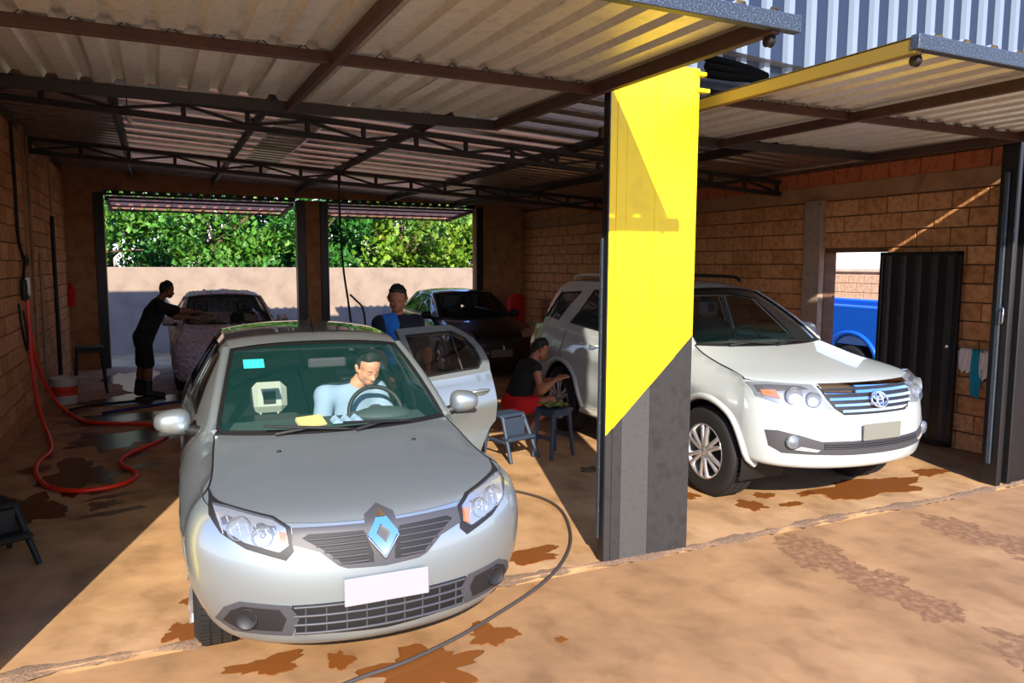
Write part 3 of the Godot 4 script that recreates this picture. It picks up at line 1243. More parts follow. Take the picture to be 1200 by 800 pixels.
func frame() -> void:
	# the eye, 1.97 m above the floor
	var t := 0.440907
	var p := 0.101774
	var r := -0.004489
	var right := Vector3(cos(r), -sin(r) * cos(p), sin(r) * sin(p))
	var up := Vector3(sin(r), cos(r) * cos(p), -cos(r) * sin(p))
	var back := right.cross(up)
	var turn := func(w: Vector3) -> Vector3: return Vector3(w.x * cos(t) - w.z * sin(t), w.y, w.x * sin(t) + w.z * cos(t))
	var cam := Camera3D.new()
	cam.name = "camera"
	cam.transform = Transform3D(Basis(turn.call(right), turn.call(up), turn.call(back)), Vector3(0, 1.97417, 0))
	cam.fov = rad_to_deg(2.0 * atan(400.0 / 877.681))
	cam.near = 0.05
	cam.far = 300.0
	add_child(cam)
	cam.current = true
	var we := WorldEnvironment.new()
	we.name = "world"
	var e := Environment.new()
	e.background_mode = Environment.BG_SKY
	var sky := Sky.new()
	var sm := ProceduralSkyMaterial.new()
	sm.sky_top_color = Color(0.30, 0.48, 0.78)
	sm.sky_horizon_color = Color(0.87, 0.86, 0.83)
	sm.sky_curve = 0.14
	sm.ground_horizon_color = Color(0.60, 0.50, 0.40)
	sm.ground_bottom_color = Color(0.45, 0.33, 0.25)
	sm.sky_energy_multiplier = 1.7
	sky.sky_material = sm
	e.sky = sky
	e.tonemap_mode = Environment.TONE_MAPPER_LINEAR
	e.tonemap_exposure = 1.27
	e.sdfgi_enabled = true
	e.ssao_enabled = true
	e.ssil_enabled = true
	we.environment = e
	add_child(we)
	var sun := DirectionalLight3D.new()
	sun.name = "sun"
	sun.light_color = Color(1.0, 0.95, 0.88)
	sun.light_energy = 2.6
	sun.light_angular_distance = 0.6
	sun.shadow_enabled = true
	sun.sky_mode = DirectionalLight3D.SKY_MODE_LIGHT_ONLY
	add_child(sun)
	sun.look_at_from_position(Vector3.ZERO, SUN_DIR, Vector3.UP)

func block_wall(wall: Node, x: float, sgn: float, spans: Array, y1: float, new_course: float) -> void:
	# blocks 0.39 x 0.19 in running bond on the face at x; sgn: the way the face looks. spans: [z near, z far, y from, y to] left free of blocks
	var spots := []
	var row := 0
	var y := 0.005
	while y + 0.19 < y1:
		var z := FRONT - 0.3 - (0.2 if row % 2 else 0.0)
		while z > BACK - 0.2:
			var a := z
			var b := z - 0.39
			var pieces := [[a, b]]
			for s in spans:
				if y + 0.1 > s[2] and y + 0.1 < s[3]:
					var nx := []
					for q in pieces:
						if q[0] > s[0]:
							nx.append([q[0], maxf(q[1], s[0])])
						if q[1] < s[1]:
							nx.append([minf(q[0], s[1]), q[1]])
					pieces = nx
			for q in pieces:
				if q[0] - q[1] > 0.05:
					spots.append([Vector3(x, y + 0.095, (q[0] + q[1]) / 2), q[0] - q[1]])
			z -= 0.4
		y += 0.2
		row += 1
	var eye := Vector3(0, 1.97, 0)
	var seen := []
	for s in spots:
		if x < 0 and s[0].z > -7.6:
			continue
		# how large it shows: facing share over distance squared
		var d: Vector3 = s[0] - eye
		seen.append([absf(d.x) / pow(d.length(), 3.0) * s[1], s])
	seen.sort_custom(func(a, b): return a[0] > b[0])
	var shape := MB.new()
	shape.box(Vector3.ZERO, Vector3(0.03, 0.186, 0.386), Basis(), 0.006)
	var mesh := shape.mesh()
	var rest := []
	for i in seen.size():
		var s: Array = seen[i][1]
		var at: Vector3 = s[0] + Vector3(sgn * rng.randf_range(-0.009, -0.003), rng.randf_range(-0.002, 0.002), 0)
		var xf := Transform3D(Basis(Vector3.UP, rng.randf_range(-0.008, 0.008)) * Basis.from_scale(Vector3(1, 1, s[1] / 0.39)), at)
		if i < 296:
			var newer: bool = s[0].y > new_course
			var o := obj("block", mesh, M.block_new if newer else M["block%d" % rng.randi_range(0, 3)], wall)
			o.transform = xf
		else:
			rest.append(xf)
	if rest.size():
		var mm := MultiMesh.new()
		mm.transform_format = MultiMesh.TRANSFORM_3D
		mm.mesh = mesh
		mm.instance_count = rest.size()
		for i in rest.size():
			mm.set_instance_transform(i, rest[i])
		var mi := MultiMeshInstance3D.new()
		mi.name = "far_blocks"
		mi.multimesh = mm
		mi.material_override = M.block1
		mi.set_meta("kind", "stuff")
		wall.add_child(mi)

func rib_sheet(width: float, length: float, period: float, rise: float) -> ArrayMesh:
	# trapezoid sheet: ribs along local z (centred), side by side along local x from 0 to width
	var xs := []
	var n := int(round(width / period))
	for k in n:
		var o := k * period
		xs.append_array([[o, 0.0], [o + period * 0.55, 0.0], [o + period * 0.66, rise], [o + period * 0.89, rise]])
	xs.append([width, 0.0])
	xs.append([width + 0.02, 0.0])
	var b := MB.new()
	for side in [0.0, 0.0012]:
		for k in xs.size() - 1:
			var p: Array = xs[k]
			var q: Array = xs[k + 1]
			var d := Vector3(q[0] - p[0], q[1] - p[1], 0).normalized()
			var nn := Vector3(-d.y, d.x, 0) * (1.0 if side > 0 else -1.0)
			b.face([Vector3(p[0], p[1] + side, -length / 2), Vector3(q[0], q[1] + side, -length / 2), Vector3(q[0], q[1] + side, length / 2), Vector3(p[0], p[1] + side, length / 2)], nn)
	return b.mesh()

func blob(pts_seed: int, rx: float, rz: float, rough := 0.35) -> MB:
	var f := FastNoiseLite.new()
	f.seed = pts_seed
	f.frequency = 1.0
	var b := MB.new()
	var rim := []
	for k in 72:
		var a := TAU * k / 72
		var r := 1.0 + rough * 1.5 * f.get_noise_2d(cos(a) * 0.9, sin(a) * 0.9) + rough * 0.35 * f.get_noise_2d(cos(a) * 2.2 + 9.0, sin(a) * 2.2)
		rim.append(Vector3(cos(a) * rx * r, 0, sin(a) * rz * r))
	for k in 72:
		var p: Vector3 = rim[k]
		var q: Vector3 = rim[(k + 1) % 72]
		b.face([Vector3(0, 0.003, 0), p * 0.97 + Vector3(0, 0.003, 0), q * 0.97 + Vector3(0, 0.003, 0)], Vector3.UP)
		b.face([p * 0.97 + Vector3(0, 0.003, 0), p, q, q * 0.97 + Vector3(0, 0.003, 0)], (Vector3.UP * 0.6 + (p + q).normalized() * 0.4).normalized())
	return b

func overhead_gate(label: String, x0: float, x1: float, z0: float, z1: float, y: float, lift: float, group: String, stiles: Array, front: bool) -> void:
	# z0 outer edge, z1 inner edge; lift: how much higher the inner edge lies
	var w := x1 - x0
	var len := absf(z1 - z0)
	var g := thing("overhead_gate", label, "gate", Vector3(x0, y, (z0 + z1) / 2), 0.0, group)
	g.rotation.x = atan2(lift, len) * (1.0 if z0 > z1 else -1.0)
	var zo := len / 2 if z0 > z1 else -len / 2
	for k in 2:
		var b := MB.new()
		b.box(Vector3(0.03 + k * (w - 0.06), -0.02, 0), Vector3(0.05, 0.075, len), Basis(), 0.004)
		obj("side_rail", b, M.primer if not (front and x0 > 3.0 and k == 0) else M.gold, g)
	for e in [[zo, M.zinc], [-zo, M.iron]]:
		var b := MB.new()
		var over := 0.1 if e[1] == M.zinc and front else 0.0
		b.box(Vector3(w / 2 + over / 2, -0.005 if over or not front else -0.02, e[0]), Vector3(w + over, 0.075 if front else 0.035, 0.05), Basis(), 0.004)
		obj("end_rail", b, e[1] if front else M.iron, g)
	var cross := [0.0] if front else [-0.3, 0.35]
	for c in cross:
		var b := MB.new()
		b.box(Vector3(w / 2, -0.02, c) if front else Vector3(w / 2, 0.0, c), Vector3(w - 0.1, 0.06 if front else 0.03, 0.04), Basis(), 0.004)
		obj("purlin", b, M.primer, g)
		# hooks that hold the ribs down
		var k := 0
		while front and k * 0.21 + 0.16 < w:
			var h := MB.new()
			h.tube([Vector3(k * 0.21 + 0.12, 0.0, c + 0.025), Vector3(k * 0.21 + 0.15, 0.028, c + 0.03), Vector3(k * 0.21 + 0.19, 0.0, c + 0.025)], 0.004, 5)
			obj("hook", h, M.iron, g)
			k += 1
	for s in stiles:
		var b := MB.new()
		b.box(Vector3(s, -0.035, 0), Vector3(0.04, 0.07, len - 0.1), Basis(), 0.004)
		obj("stile", b, M.primer, g)
	var n := int(round(w / 1.05))
	var cell := floorf(w / n / 0.21) * 0.21
	var halves := [[zo, zo * 0.4 - zo * 0.95], [zo * 0.4 - zo * 0.85, -zo]] if front else [[zo, -zo]]
	for h in halves.size():
		var sheet := rib_sheet(w / n, absf(halves[h][0] - halves[h][1]), w / n / round(w / n / 0.21), 0.032)
		for k in n:
			var o := obj("gate_sheet", sheet, M.galv if front else M.fibre_clear, g)  # front metal; rear translucent, to brighten the underside
			o.position = Vector3(k * w / n, 0.022 + h * 0.003, (halves[h][0] + halves[h][1]) / 2)
	if front:
		# pulley at the outer corner
		var b := MB.new()
		var px := 0.08 if x0 > 3.0 else w - 0.02
		b.lathe([Vector2(0, -0.012), Vector2(0.03, -0.012), Vector2(0.018, 0), Vector2(0.03, 0.012), Vector2(0, 0.012)], 20, Transform3D(Basis(Vector3.FORWARD, PI / 2), Vector3(px, -0.075, zo - 0.05)))
		b.box(Vector3(px, -0.05, zo - 0.05), Vector3(0.04, 0.03, 0.03))
		obj("pulley", b, M.iron, g)

func truss(z: float, label: String) -> void:
	var t := thing("roof_truss", label, "truss", Vector3(0, 0, z), 0.0, "steel trusses under the roof")
	var x0 := LEFT + 0.02
	var x1 := RIGHT - 0.02
	for k in 2:
		var b := MB.new()
		var a := Vector3(x0, roof_y(x0) - 0.135 - k * 0.165, 0)
		var c := Vector3(x1, roof_y(x1) - 0.135 - k * 0.165, 0)
		var d := (c - a).normalized()
		b.box((a + c) / 2, Vector3(a.distance_to(c), 0.05, 0.09), Basis(d, Vector3(-d.y, d.x, 0), Vector3.BACK), 0.005)
		obj("chord", b, M.iron, t)
	var n := 16
	for i in n + 1:
		var x := lerpf(x0 + 0.04, x1 - 0.04, float(i) / n)
		var v := MB.new()
		v.box(Vector3(x, roof_y(x) - 0.2175, 0), Vector3(0.045, 0.125, 0.04), Basis(), 0.003)
		obj("upright", v, M.iron, t)
		if i < n:
			var xb := lerpf(x0 + 0.04, x1 - 0.04, float(i + 1) / n)
			var p := Vector3(x, roof_y(x) - (0.165 if i % 2 else 0.275), 0)
			var q := Vector3(xb, roof_y(xb) - (0.275 if i % 2 else 0.165), 0)
			var d := (q - p).normalized()
			var db := MB.new()
			db.box((p + q) / 2, Vector3(p.distance_to(q), 0.03, 0.03), Basis(d, Vector3(-d.y, d.x, 0), Vector3.BACK), 0.003)
			obj("diagonal", db, M.iron, t)

func build_place() -> void:
	# ground and floors
	var b := MB.new()
	b.box(Vector3(3.15, -0.1, (FRONT + BACK) / 2 - 0.05), Vector3(9.7, 0.2, FRONT - BACK + 0.1))
	struct("floor", b, M.floor, "orange brown concrete floor of the wash bays, wet and stained", "floor")
	b = MB.new()
	b.box(Vector3(5, -0.112, 12.95), Vector3(80, 0.2, 34.0))
	struct("floor_apron", b, M.apron, "sunlit orange tan concrete apron in front of the bays", "pavement")
	b = MB.new()
	b.box(Vector3(5, -0.5, -38), Vector3(90, 0.2, 43.6))
	struct("floor_rear", b, M.apron, "bare ground behind the building along the rear boundary wall", "ground")
	b = MB.new()
	b.box(Vector3(28, -0.1, -14), Vector3(39.9, 0.18, 20.0))
	struct("floor_yard", b, M.apron, "bare ground of the side yard outside the door in the right wall", "ground")
	# ragged grey joint along the front edge of the floor
	b = MB.new()
	var rows := [PackedVector3Array(), PackedVector3Array(), PackedVector3Array()]
	for k in 221:
		var x := lerpf(-3.0, 8.4, k / 220.0)
		var w := 0.036 + 0.016 * sin(x * 7.1) + 0.012 * sin(x * 17.3) + rng.randf_range(-0.014, 0.014)
		var o := 0.02 * sin(x * 2.3)
		rows[0].append(Vector3(x, -0.011, FRONT + o + w))
		rows[1].append(Vector3(x, 0.003 + rng.randf_range(0, 0.005), FRONT + o))
		rows[2].append(Vector3(x, 0.001, FRONT + o - w))
	b.grid(rows, Vector3(2, -5, FRONT))
	struct("trim_1", b, M.joint, "ragged grey gravelly joint between bay floor and apron", "joint")
	# back sill
	b = MB.new()
	b.box(Vector3(3.15, -0.25, BACK - 0.15), Vector3(9.7, 0.49, 0.1), Basis(), 0.02)
	struct("trim_2", b, M.concrete, "concrete kerb at the rear edge of the bay floor", "kerb")

	# left wall
	b = MB.new()
	b.box(Vector3(LEFT - 0.11, 1.86, (FRONT + BACK) / 2 - 0.1), Vector3(0.2, 3.75, 12.4))
	var wl := struct("wall_left", b, M.mortar, "shaded brown concrete block wall on the left side of the bays", "wall")
	block_wall(wl, LEFT, 1.0, [[-11.25, -11.55, 0.0, 9.0], [-13.9, -14.1, 0.0, 9.0]], 3.7, 9.0)
	for z in [-11.4, -14.0]:
		var pb := MB.new()
		pb.box(Vector3(LEFT + 0.005, 1.85, z), Vector3(0.03, 3.7, 0.26 if z > -12 else 0.17), Basis(), 0.004)
		obj("concrete_strip", pb, M.plaster, wl)
	# right wall with its doorway
	b = MB.new()
	var ya := 3.26
	for q in [[-4.3, -6.15, 0.0, ya], [-7.08, BACK - 0.2, 0.0, ya], [-6.15, -7.08, 2.15, ya]]:
		b.box(Vector3(RIGHT + 0.11, (q[2] + q[3]) / 2, (q[0] + q[1]) / 2), Vector3(0.2, q[3] - q[2], q[0] - q[1]))
	var wr := struct("wall_right", b, M.mortar, "brown concrete block wall with a doorway on the right side of the bays", "wall")
	block_wall(wr, RIGHT, -1.0, [[-6.15, -7.08, -1.0, 2.15], [-7.09, -7.37, -1.0, 2.85], [-4.0, -17.0, 2.8, 3.02]], 3.3, 3.0)
	b = MB.new()
	b.box(Vector3(RIGHT - 0.002, 2.91, (FRONT + BACK) / 2 - 0.15), Vector3(0.03, 0.2, 12.2), Basis(), 0.006)
	obj("ring_beam", b, M.plaster, wr)
	b = MB.new()
	b.box(Vector3(RIGHT + 0.1, 3.265, (FRONT + BACK) / 2 - 0.15), Vector3(0.27, 0.04, 12.2), Basis(), 0.012)
	obj("mortar_cap", b, M.concrete, wr)
	b = MB.new()
	b.box(Vector3(RIGHT - 0.03, 1.41, -7.23), Vector3(0.1, 2.82, 0.28), Basis(), 0.01)
	obj("concrete_pilaster", b, M.concrete, wr)
	# rear: jambs, middle column, header
	b = MB.new()
	b.box(Vector3(3.15, 3.545, BACK - 0.08), Vector3(9.5, 0.43, 0.2), Basis(), 0.01)
	b.box(Vector3(-1.19, 1.67, BACK - 0.08), Vector3(0.66, 3.36, 0.2), Basis(), 0.01)
	b.box(Vector3(7.21, 1.67, BACK - 0.08), Vector3(1.2, 3.36, 0.2), Basis(), 0.01)
	var wb := struct("wall_rear", b, M.plaster, "brown rear wall framing the two open rear bay doors", "wall")
	for q in [[-0.86, 2.62], [3.25, 6.62]]:
		b = MB.new()
		var comb := PackedVector2Array([Vector2(q[0], 3.335), Vector2(q[0], 3.285)])
		var n := int((q[1] - q[0]) / 0.2)
		for k in n:
			for e in [[0.06, 0.0], [0.07, 0.025], [0.085, 0.034], [0.115, 0.034], [0.13, 0.025], [0.14, 0.0]]:
				comb.append(Vector2(q[0] + k * 0.2 + e[0], 3.285 + e[1]))
		comb.append(Vector2(q[1], 3.285))
		comb.append(Vector2(q[1], 3.335))
		b.prism(comb, 0.03, Transform3D(Basis(), Vector3(0, 0, BACK - 0.05)))
		b.box(Vector3((q[0] + q[1]) / 2, 3.262, BACK - 0.04), Vector3(q[1] - q[0], 0.045, 0.05), Basis(), 0.004)
		obj("daylight_comb", b, M.black_gate, wb)  # notched comb, added so that daylight shows as a row of dots
	for x in [-0.94, 6.7]:
		b = MB.new()
		b.box(Vector3(x, 1.64, BACK + 0.03), Vector3(0.16, 3.28, 0.08), Basis(), 0.008)
		obj("black_jamb", b, M.black_gate, wb)
	var col := thing("rear_column", "dark column between the two rear openings", "column", Vector3(2.935, 0, BACK))
	for q in [["shaft", 0.0, 0.3, M.plaster], ["black_edge", -0.235, 0.17, M.black_gate], ["black_edge", 0.235, 0.17, M.black_gate]]:
		b = MB.new()
		b.box(Vector3(q[1], 1.635, 0.0 if q[0] == "shaft" else 0.015), Vector3(q[2], 3.27, 0.24), Basis(), 0.01)
		obj(q[0], b, q[3], col)
	# roof
	var slope := -atan(0.05)
	var ceil := Node3D.new()
	ceil.name = "ceiling"
	add_child(ceil)
	tag(ceil, "ribbed galvanised metal roof with added translucent sheets over the wash bays seen from below", "roof", "", "structure")
	var bays := [[-1.7, -0.3, false], [-0.36, 1.36, true], [1.3, 1.8, false], [1.74, 4.66, true], [4.6, 7.98, false]]
	for j in bays.size():
		var q: Array = bays[j]
		var sheet := rib_sheet(1.0, q[1] - q[0], 0.25, 0.045)
		var xc: float = (q[0] + q[1]) / 2
		for i in 12:
			var pale: bool = q[2] and i >= 1 and i <= 9  # these sheets pass daylight, added to lighten the interior
			var o := obj("roof_sheet", sheet, M.fibre_fill if pale else M.galv_old, ceil)
			# ribs run along x: turn the sheet's z into x
			o.transform = Transform3D(Basis(Vector3.BACK, slope) * Basis(Vector3.UP, PI / 2), Vector3(xc, roof_y(xc) + 0.006 + (j % 2) * 0.003, -4.25 - i * 1.0))
	for i in 15:
		for q in [[-0.3, 1.3], [1.8, 4.6]]:
			b = MB.new()
			var xm: float = (q[0] + q[1]) / 2
			b.box(Vector3.ZERO, Vector3(q[1] - q[0], 0.02, 0.2), Basis(), 0.004)  # added below the bright sheets to break their light into stripes
			var stripe_lath := obj("stripe_lath", b, M.galv_old, ceil)
			stripe_lath.transform = Transform3D(Basis(Vector3.BACK, slope), Vector3(xm, roof_y(xm) - 0.012, -6.0 - i * 0.5))
	for q in [[-0.35, "leftmost"], [1.05, "second from left"], [2.65, "third from left"], [4.55, "fourth from left"], [6.05, "rightmost"]]:
		b = MB.new()
		b.box(Vector3(q[0], roof_y(q[0]) - 0.055, (FRONT + BACK) / 2 - 0.05), Vector3(0.05, 0.1, 12.0), Basis(Vector3.BACK, slope), 0.005)
		var o := obj("roof_purlin", b, M.iron)
		tag(o, "dark steel purlin running front to back under roof sheets, %s of five" % q[1], "purlin", "steel purlins under the roof")
	truss(-7.9, "dark flat steel truss across the bays, the nearer of two")
	truss(-11.7, "dark flat steel truss across the bays, the farther of two")
	# blue and white ribbed cladding above the front
	var fb := Node3D.new()
	fb.name = "wall_front"
	add_child(fb)
	tag(fb, "blue ribbed metal cladding with white ribs above the bay gates", "cladding", "", "structure")
	b = MB.new()
	b.box(Vector3(3.15, 4.36, FRONT - 0.26), Vector3(9.7, 2.1, 0.03))
	obj("blue_sheet", b, M.blue_sheet, fb)
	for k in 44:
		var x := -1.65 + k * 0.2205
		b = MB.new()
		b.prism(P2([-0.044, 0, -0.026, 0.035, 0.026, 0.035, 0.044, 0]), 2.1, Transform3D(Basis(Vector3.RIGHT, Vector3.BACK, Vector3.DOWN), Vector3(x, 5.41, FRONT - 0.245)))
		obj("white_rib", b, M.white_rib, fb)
	b = MB.new()
	b.box(Vector3(3.15, 3.255, FRONT - 0.24), Vector3(9.6, 0.1, 0.1), Basis(), 0.006)
	obj("header_beam", b, M.black_gate, fb)
	# pillars along the front
	var pil := thing("front_pillar", "yellow and black painted steel pillar between the two front bays", "pillar", Vector3(2.62, 0, FRONT))
	var top := 3.27
	var d0 := 0.86
	var d1 := 1.50
	for q in [[0.0, 0.05, -0.006], [0.05, 0.12, 0.0], [0.12, 0.34, 0.003], [0.34, 0.53, 0.007], [0.53, 0.68, 0.003]]:
		var ye := func(x: float) -> float: return lerpf(d0, d1, x / 0.68)
		var p := P2([q[0], ye.call(q[0]), q[1], ye.call(q[1]), q[1], top, q[0], top])
		b = MB.new()
		b.prism(p, -0.07, Transform3D(Basis(), Vector3(0, 0, q[2])))
		obj("yellow_cladding", b, M.yellow, pil)
		p = P2([q[0], 0.0, q[1], 0.0, q[1], ye.call(q[1]), q[0], ye.call(q[0])])
		b = MB.new()
		b.prism(p, -0.07, Transform3D(Basis(), Vector3(0, 0, q[2] - 0.001)))
		obj("black_cladding", b, M.black_band if q[0] == 0.12 else M.black_paint, pil)
	b = MB.new()
	b.box(Vector3(0.38, 1.63, -0.13), Vector3(0.54, 3.26, 0.14))
	obj("core", b, M.black_gate, pil)
	for q in [["edge_strip", -0.005, 0.01, M.black_gate, -0.01], ["gate_track", -0.016, 0.012, M.zinc, -0.035]]:
		b = MB.new()
		b.box(Vector3(q[1], 1.15 if q[0] == "gate_track" else 1.54, q[4] - 0.03), Vector3(q[2], 2.0 if q[0] == "gate_track" else 3.08, 0.03 if q[0] == "gate_track" else 0.07), Basis(), 0.003)
		obj(q[0], b, q[3], pil)
	for y in [3.13, 3.235]:
		b = MB.new()
		b.box(Vector3(0.71, y, 0.0), Vector3(0.09, 0.025, 0.05), Basis(), 0.004)
		obj("bracket", b, M.yellow, pil)
	var lp := thing("front_pillar", "painted steel pillar at the left end of the front", "pillar", Vector3(-1.5, 0, FRONT))
	b = MB.new()
	b.box(Vector3(0.35, 1.63, -0.12), Vector3(0.7, 3.27, 0.26), Basis(), 0.01)
	obj("cladding", b, M.yellow, lp)
	var rp := thing("front_pillar", "black ribbed steel post at the right end of the front", "pillar", Vector3(6.78, 0, FRONT))
	for q in [[0.0, 0.06, 0.0, 0.16], [0.06, 0.16, -0.05, 0.1], [0.16, 0.22, 0.0, 0.16], [0.22, 0.5, -0.03, 0.12], [0.5, 0.58, 0.0, 0.16], [0.58, 1.05, -0.03, 0.12]]:
		b = MB.new()
		b.box(Vector3((q[0] + q[1]) / 2, 1.6, q[2] - q[3] / 2), Vector3(q[1] - q[0] - 0.004, 3.2, q[3]), Basis(), 0.008)
		obj("black_cladding", b, M.black_gate, rp)
	b = MB.new()
	b.box(Vector3(-0.02, 1.5, -0.08), Vector3(0.02, 2.6, 0.04), Basis(), 0.004)
	obj("gate_track", b, M.zinc, rp)
	b = MB.new()
	b.tube([Vector3(-0.03, 1.62, -0.04), Vector3(-0.05, 1.6, -0.02), Vector3(-0.05, 1.5, -0.02), Vector3(-0.03, 1.48, -0.04)], 0.007, 6)
	obj("handle", b, M.chrome, rp)

	# gates
	overhead_gate("overhead gate of ribbed sheets above the silver car", -1.3, 2.585, -2.65, -5.75, 3.1, 0.06, "raised front gates", [2.2], true)
	overhead_gate("overhead gate of ribbed sheets above the white car", 3.43, 6.77, -2.62, -5.55, 3.1, 0.03, "raised front gates", [1.25], true)
	overhead_gate("raised rear gate left of the dark rear column", -0.84, 2.6, -17.75, -16.08, 3.14, 0.13, "raised rear gates", [], false)
	overhead_gate("raised rear gate right of the dark rear column", 3.27, 6.58, -17.75, -16.08, 3.14, 0.13, "raised rear gates", [], false)
	# black folded tarp on the roof edge beside the pillar
	b = MB.new()
	for k in 3:
		b.tube(smooth_path([Vector3(3.34, 3.34 - k * 0.05, FRONT + 0.02), Vector3(3.55, 3.335 - k * 0.045, FRONT + 0.0), Vector3(3.75, 3.32 - k * 0.03, FRONT - 0.02), Vector3(3.95, 3.31 - k * 0.02, FRONT - 0.08)]), 0.028, 8)
	tag(obj("folded_tarp", b, M.tarp), "black folded tarp on the roof edge right of the yellow pillar", "tarp")

	# door leaf, swung open against the right wall
	var dl := thing("door_1", "black ribbed metal door swung open beside the doorway", "door", Vector3(RIGHT - 0.13, 0, -6.12))
	dl.set_meta("kind", "structure")
	b = MB.new()
	b.box(Vector3(0, 1.09, 0.48), Vector3(0.03, 2.06, 0.96), Basis(), 0.004)
	obj("door_sheet", b, M.black_gate, dl)
	for k in 5:
		b = MB.new()
		b.prism(P2([-0.04, 0, -0.022, 0.025, 0.022, 0.025, 0.04, 0]), 2.0, Transform3D(Basis(Vector3.BACK, Vector3.LEFT, Vector3.UP), Vector3(-0.015, 0.1, 0.1 + k * 0.19)))
		obj("door_rib", b, M.black_paint, dl)
	for q in [[Vector3(-0.005, 2.12, 0.48), Vector3(0.05, 0.04, 0.98)], [Vector3(-0.005, 0.06, 0.48), Vector3(0.05, 0.04, 0.98)], [Vector3(-0.005, 1.09, 0.01), Vector3(0.05, 2.1, 0.04)], [Vector3(-0.005, 1.09, 0.95), Vector3(0.05, 2.1, 0.04)]]:
		b = MB.new()
		b.box(q[0], q[1], Basis(), 0.004)
		obj("door_frame", b, M.black_gate, dl)
	b = MB.new()
	b.ell(Vector3(-0.06, 1.13, 0.9), Vector3(0.025, 0.025, 0.025), 12)
	b.tube([Vector3(-0.02, 1.13, 0.9), Vector3(-0.06, 1.13, 0.9)], 0.01, 6)
	obj("door_knob", b, M.chrome, dl)
	# towels hung on a rod
	b = MB.new()
	b.tube([Vector3(RIGHT - 0.02, 1.1, -5.3), Vector3(RIGHT - 0.09, 1.1, -5.3), Vector3(RIGHT - 0.09, 1.1, -4.7), Vector3(RIGHT - 0.02, 1.1, -4.7)], 0.008, 6)
	tag(obj("towel_rail", b, M.iron), "thin metal rail holding towels on the right wall", "rail")
	for q in [["white towel hanging next to the black door", -5.24, 0.16, 0.36, M.cloth_white], ["crumpled white towel in the middle of the rail", -5.06, 0.14, 0.24, M.cloth_white], ["teal towel hanging on the rail", -4.94, 0.12, 0.5, M.cloth_teal], ["white towel draped over the teal towel nearest the post", -4.83, 0.16, 0.3, M.cloth_white]]:
		b = MB.new()
		var rr := []
		for i in 17:
			var f := i / 16.0
			var row := PackedVector3Array()
			for j in 9:
				var a := j / 8.0 - 0.5
				var len: float = q[3]
				var along := (f - 0.42) * len * 1.7
				var y := 1.112 - absf(along) + 0.02 * sin(j * 1.7 + q[1])
				if absf(along) < 0.02:
					y = 1.118
				var xo := RIGHT - 0.09 - clampf(along, -0.022, 0.022) + 0.012 * sin(j * 2.1 + i * 0.4) * minf(1.0, absf(along) * 6.0)
				row.append(Vector3(xo, y, q[1] + a * q[2] * (1.0 - 0.25 * absf(along))))
			rr.append(row)
		b.grid(rr, Vector3(RIGHT - 0.09, 0.9, q[1]))
		tag(obj("towel", b, q[4]), q[0], "towel", "towels on the rail")

	# behind: boundary wall and the side yard
	b = MB.new()
	b.box(Vector3(4, 0.665, -22.0), Vector3(50, 2.42, 0.2), Basis(), 0.02)
	struct("wall_boundary", b, M.cream, "cream plastered boundary wall behind the building", "wall")
	b = MB.new()
	b.box(Vector3(-4.3, 2.25, -10.4), Vector3(5.0, 4.5, 11.6))  # unseen mass, added and sized to throw shade on the boundary wall
	struct("wall_shadow_caster", b, M.plaster, "unseen building mass left of the bays, added to shade the boundary wall", "building")
	b = MB.new()
	b.box(Vector3(14.1, 0.93, -12), Vector3(0.2, 1.86, 26))
	var wy := struct("wall_yard", b, M.mortar, "low tan block wall across the side yard", "wall")
	var shape := MB.new()
	shape.box(Vector3.ZERO, Vector3(0.03, 0.19, 0.386), Basis(), 0.006)
	var mesh := shape.mesh()
	for r in 9:
		for k in 18:
			var o := obj("block", mesh, M.block_pale, wy)
			o.position = Vector3(14.0 - 0.006, 0.1 + r * 0.2, -9.0 - k * 0.4 - (0.2 if r % 2 else 0.0))

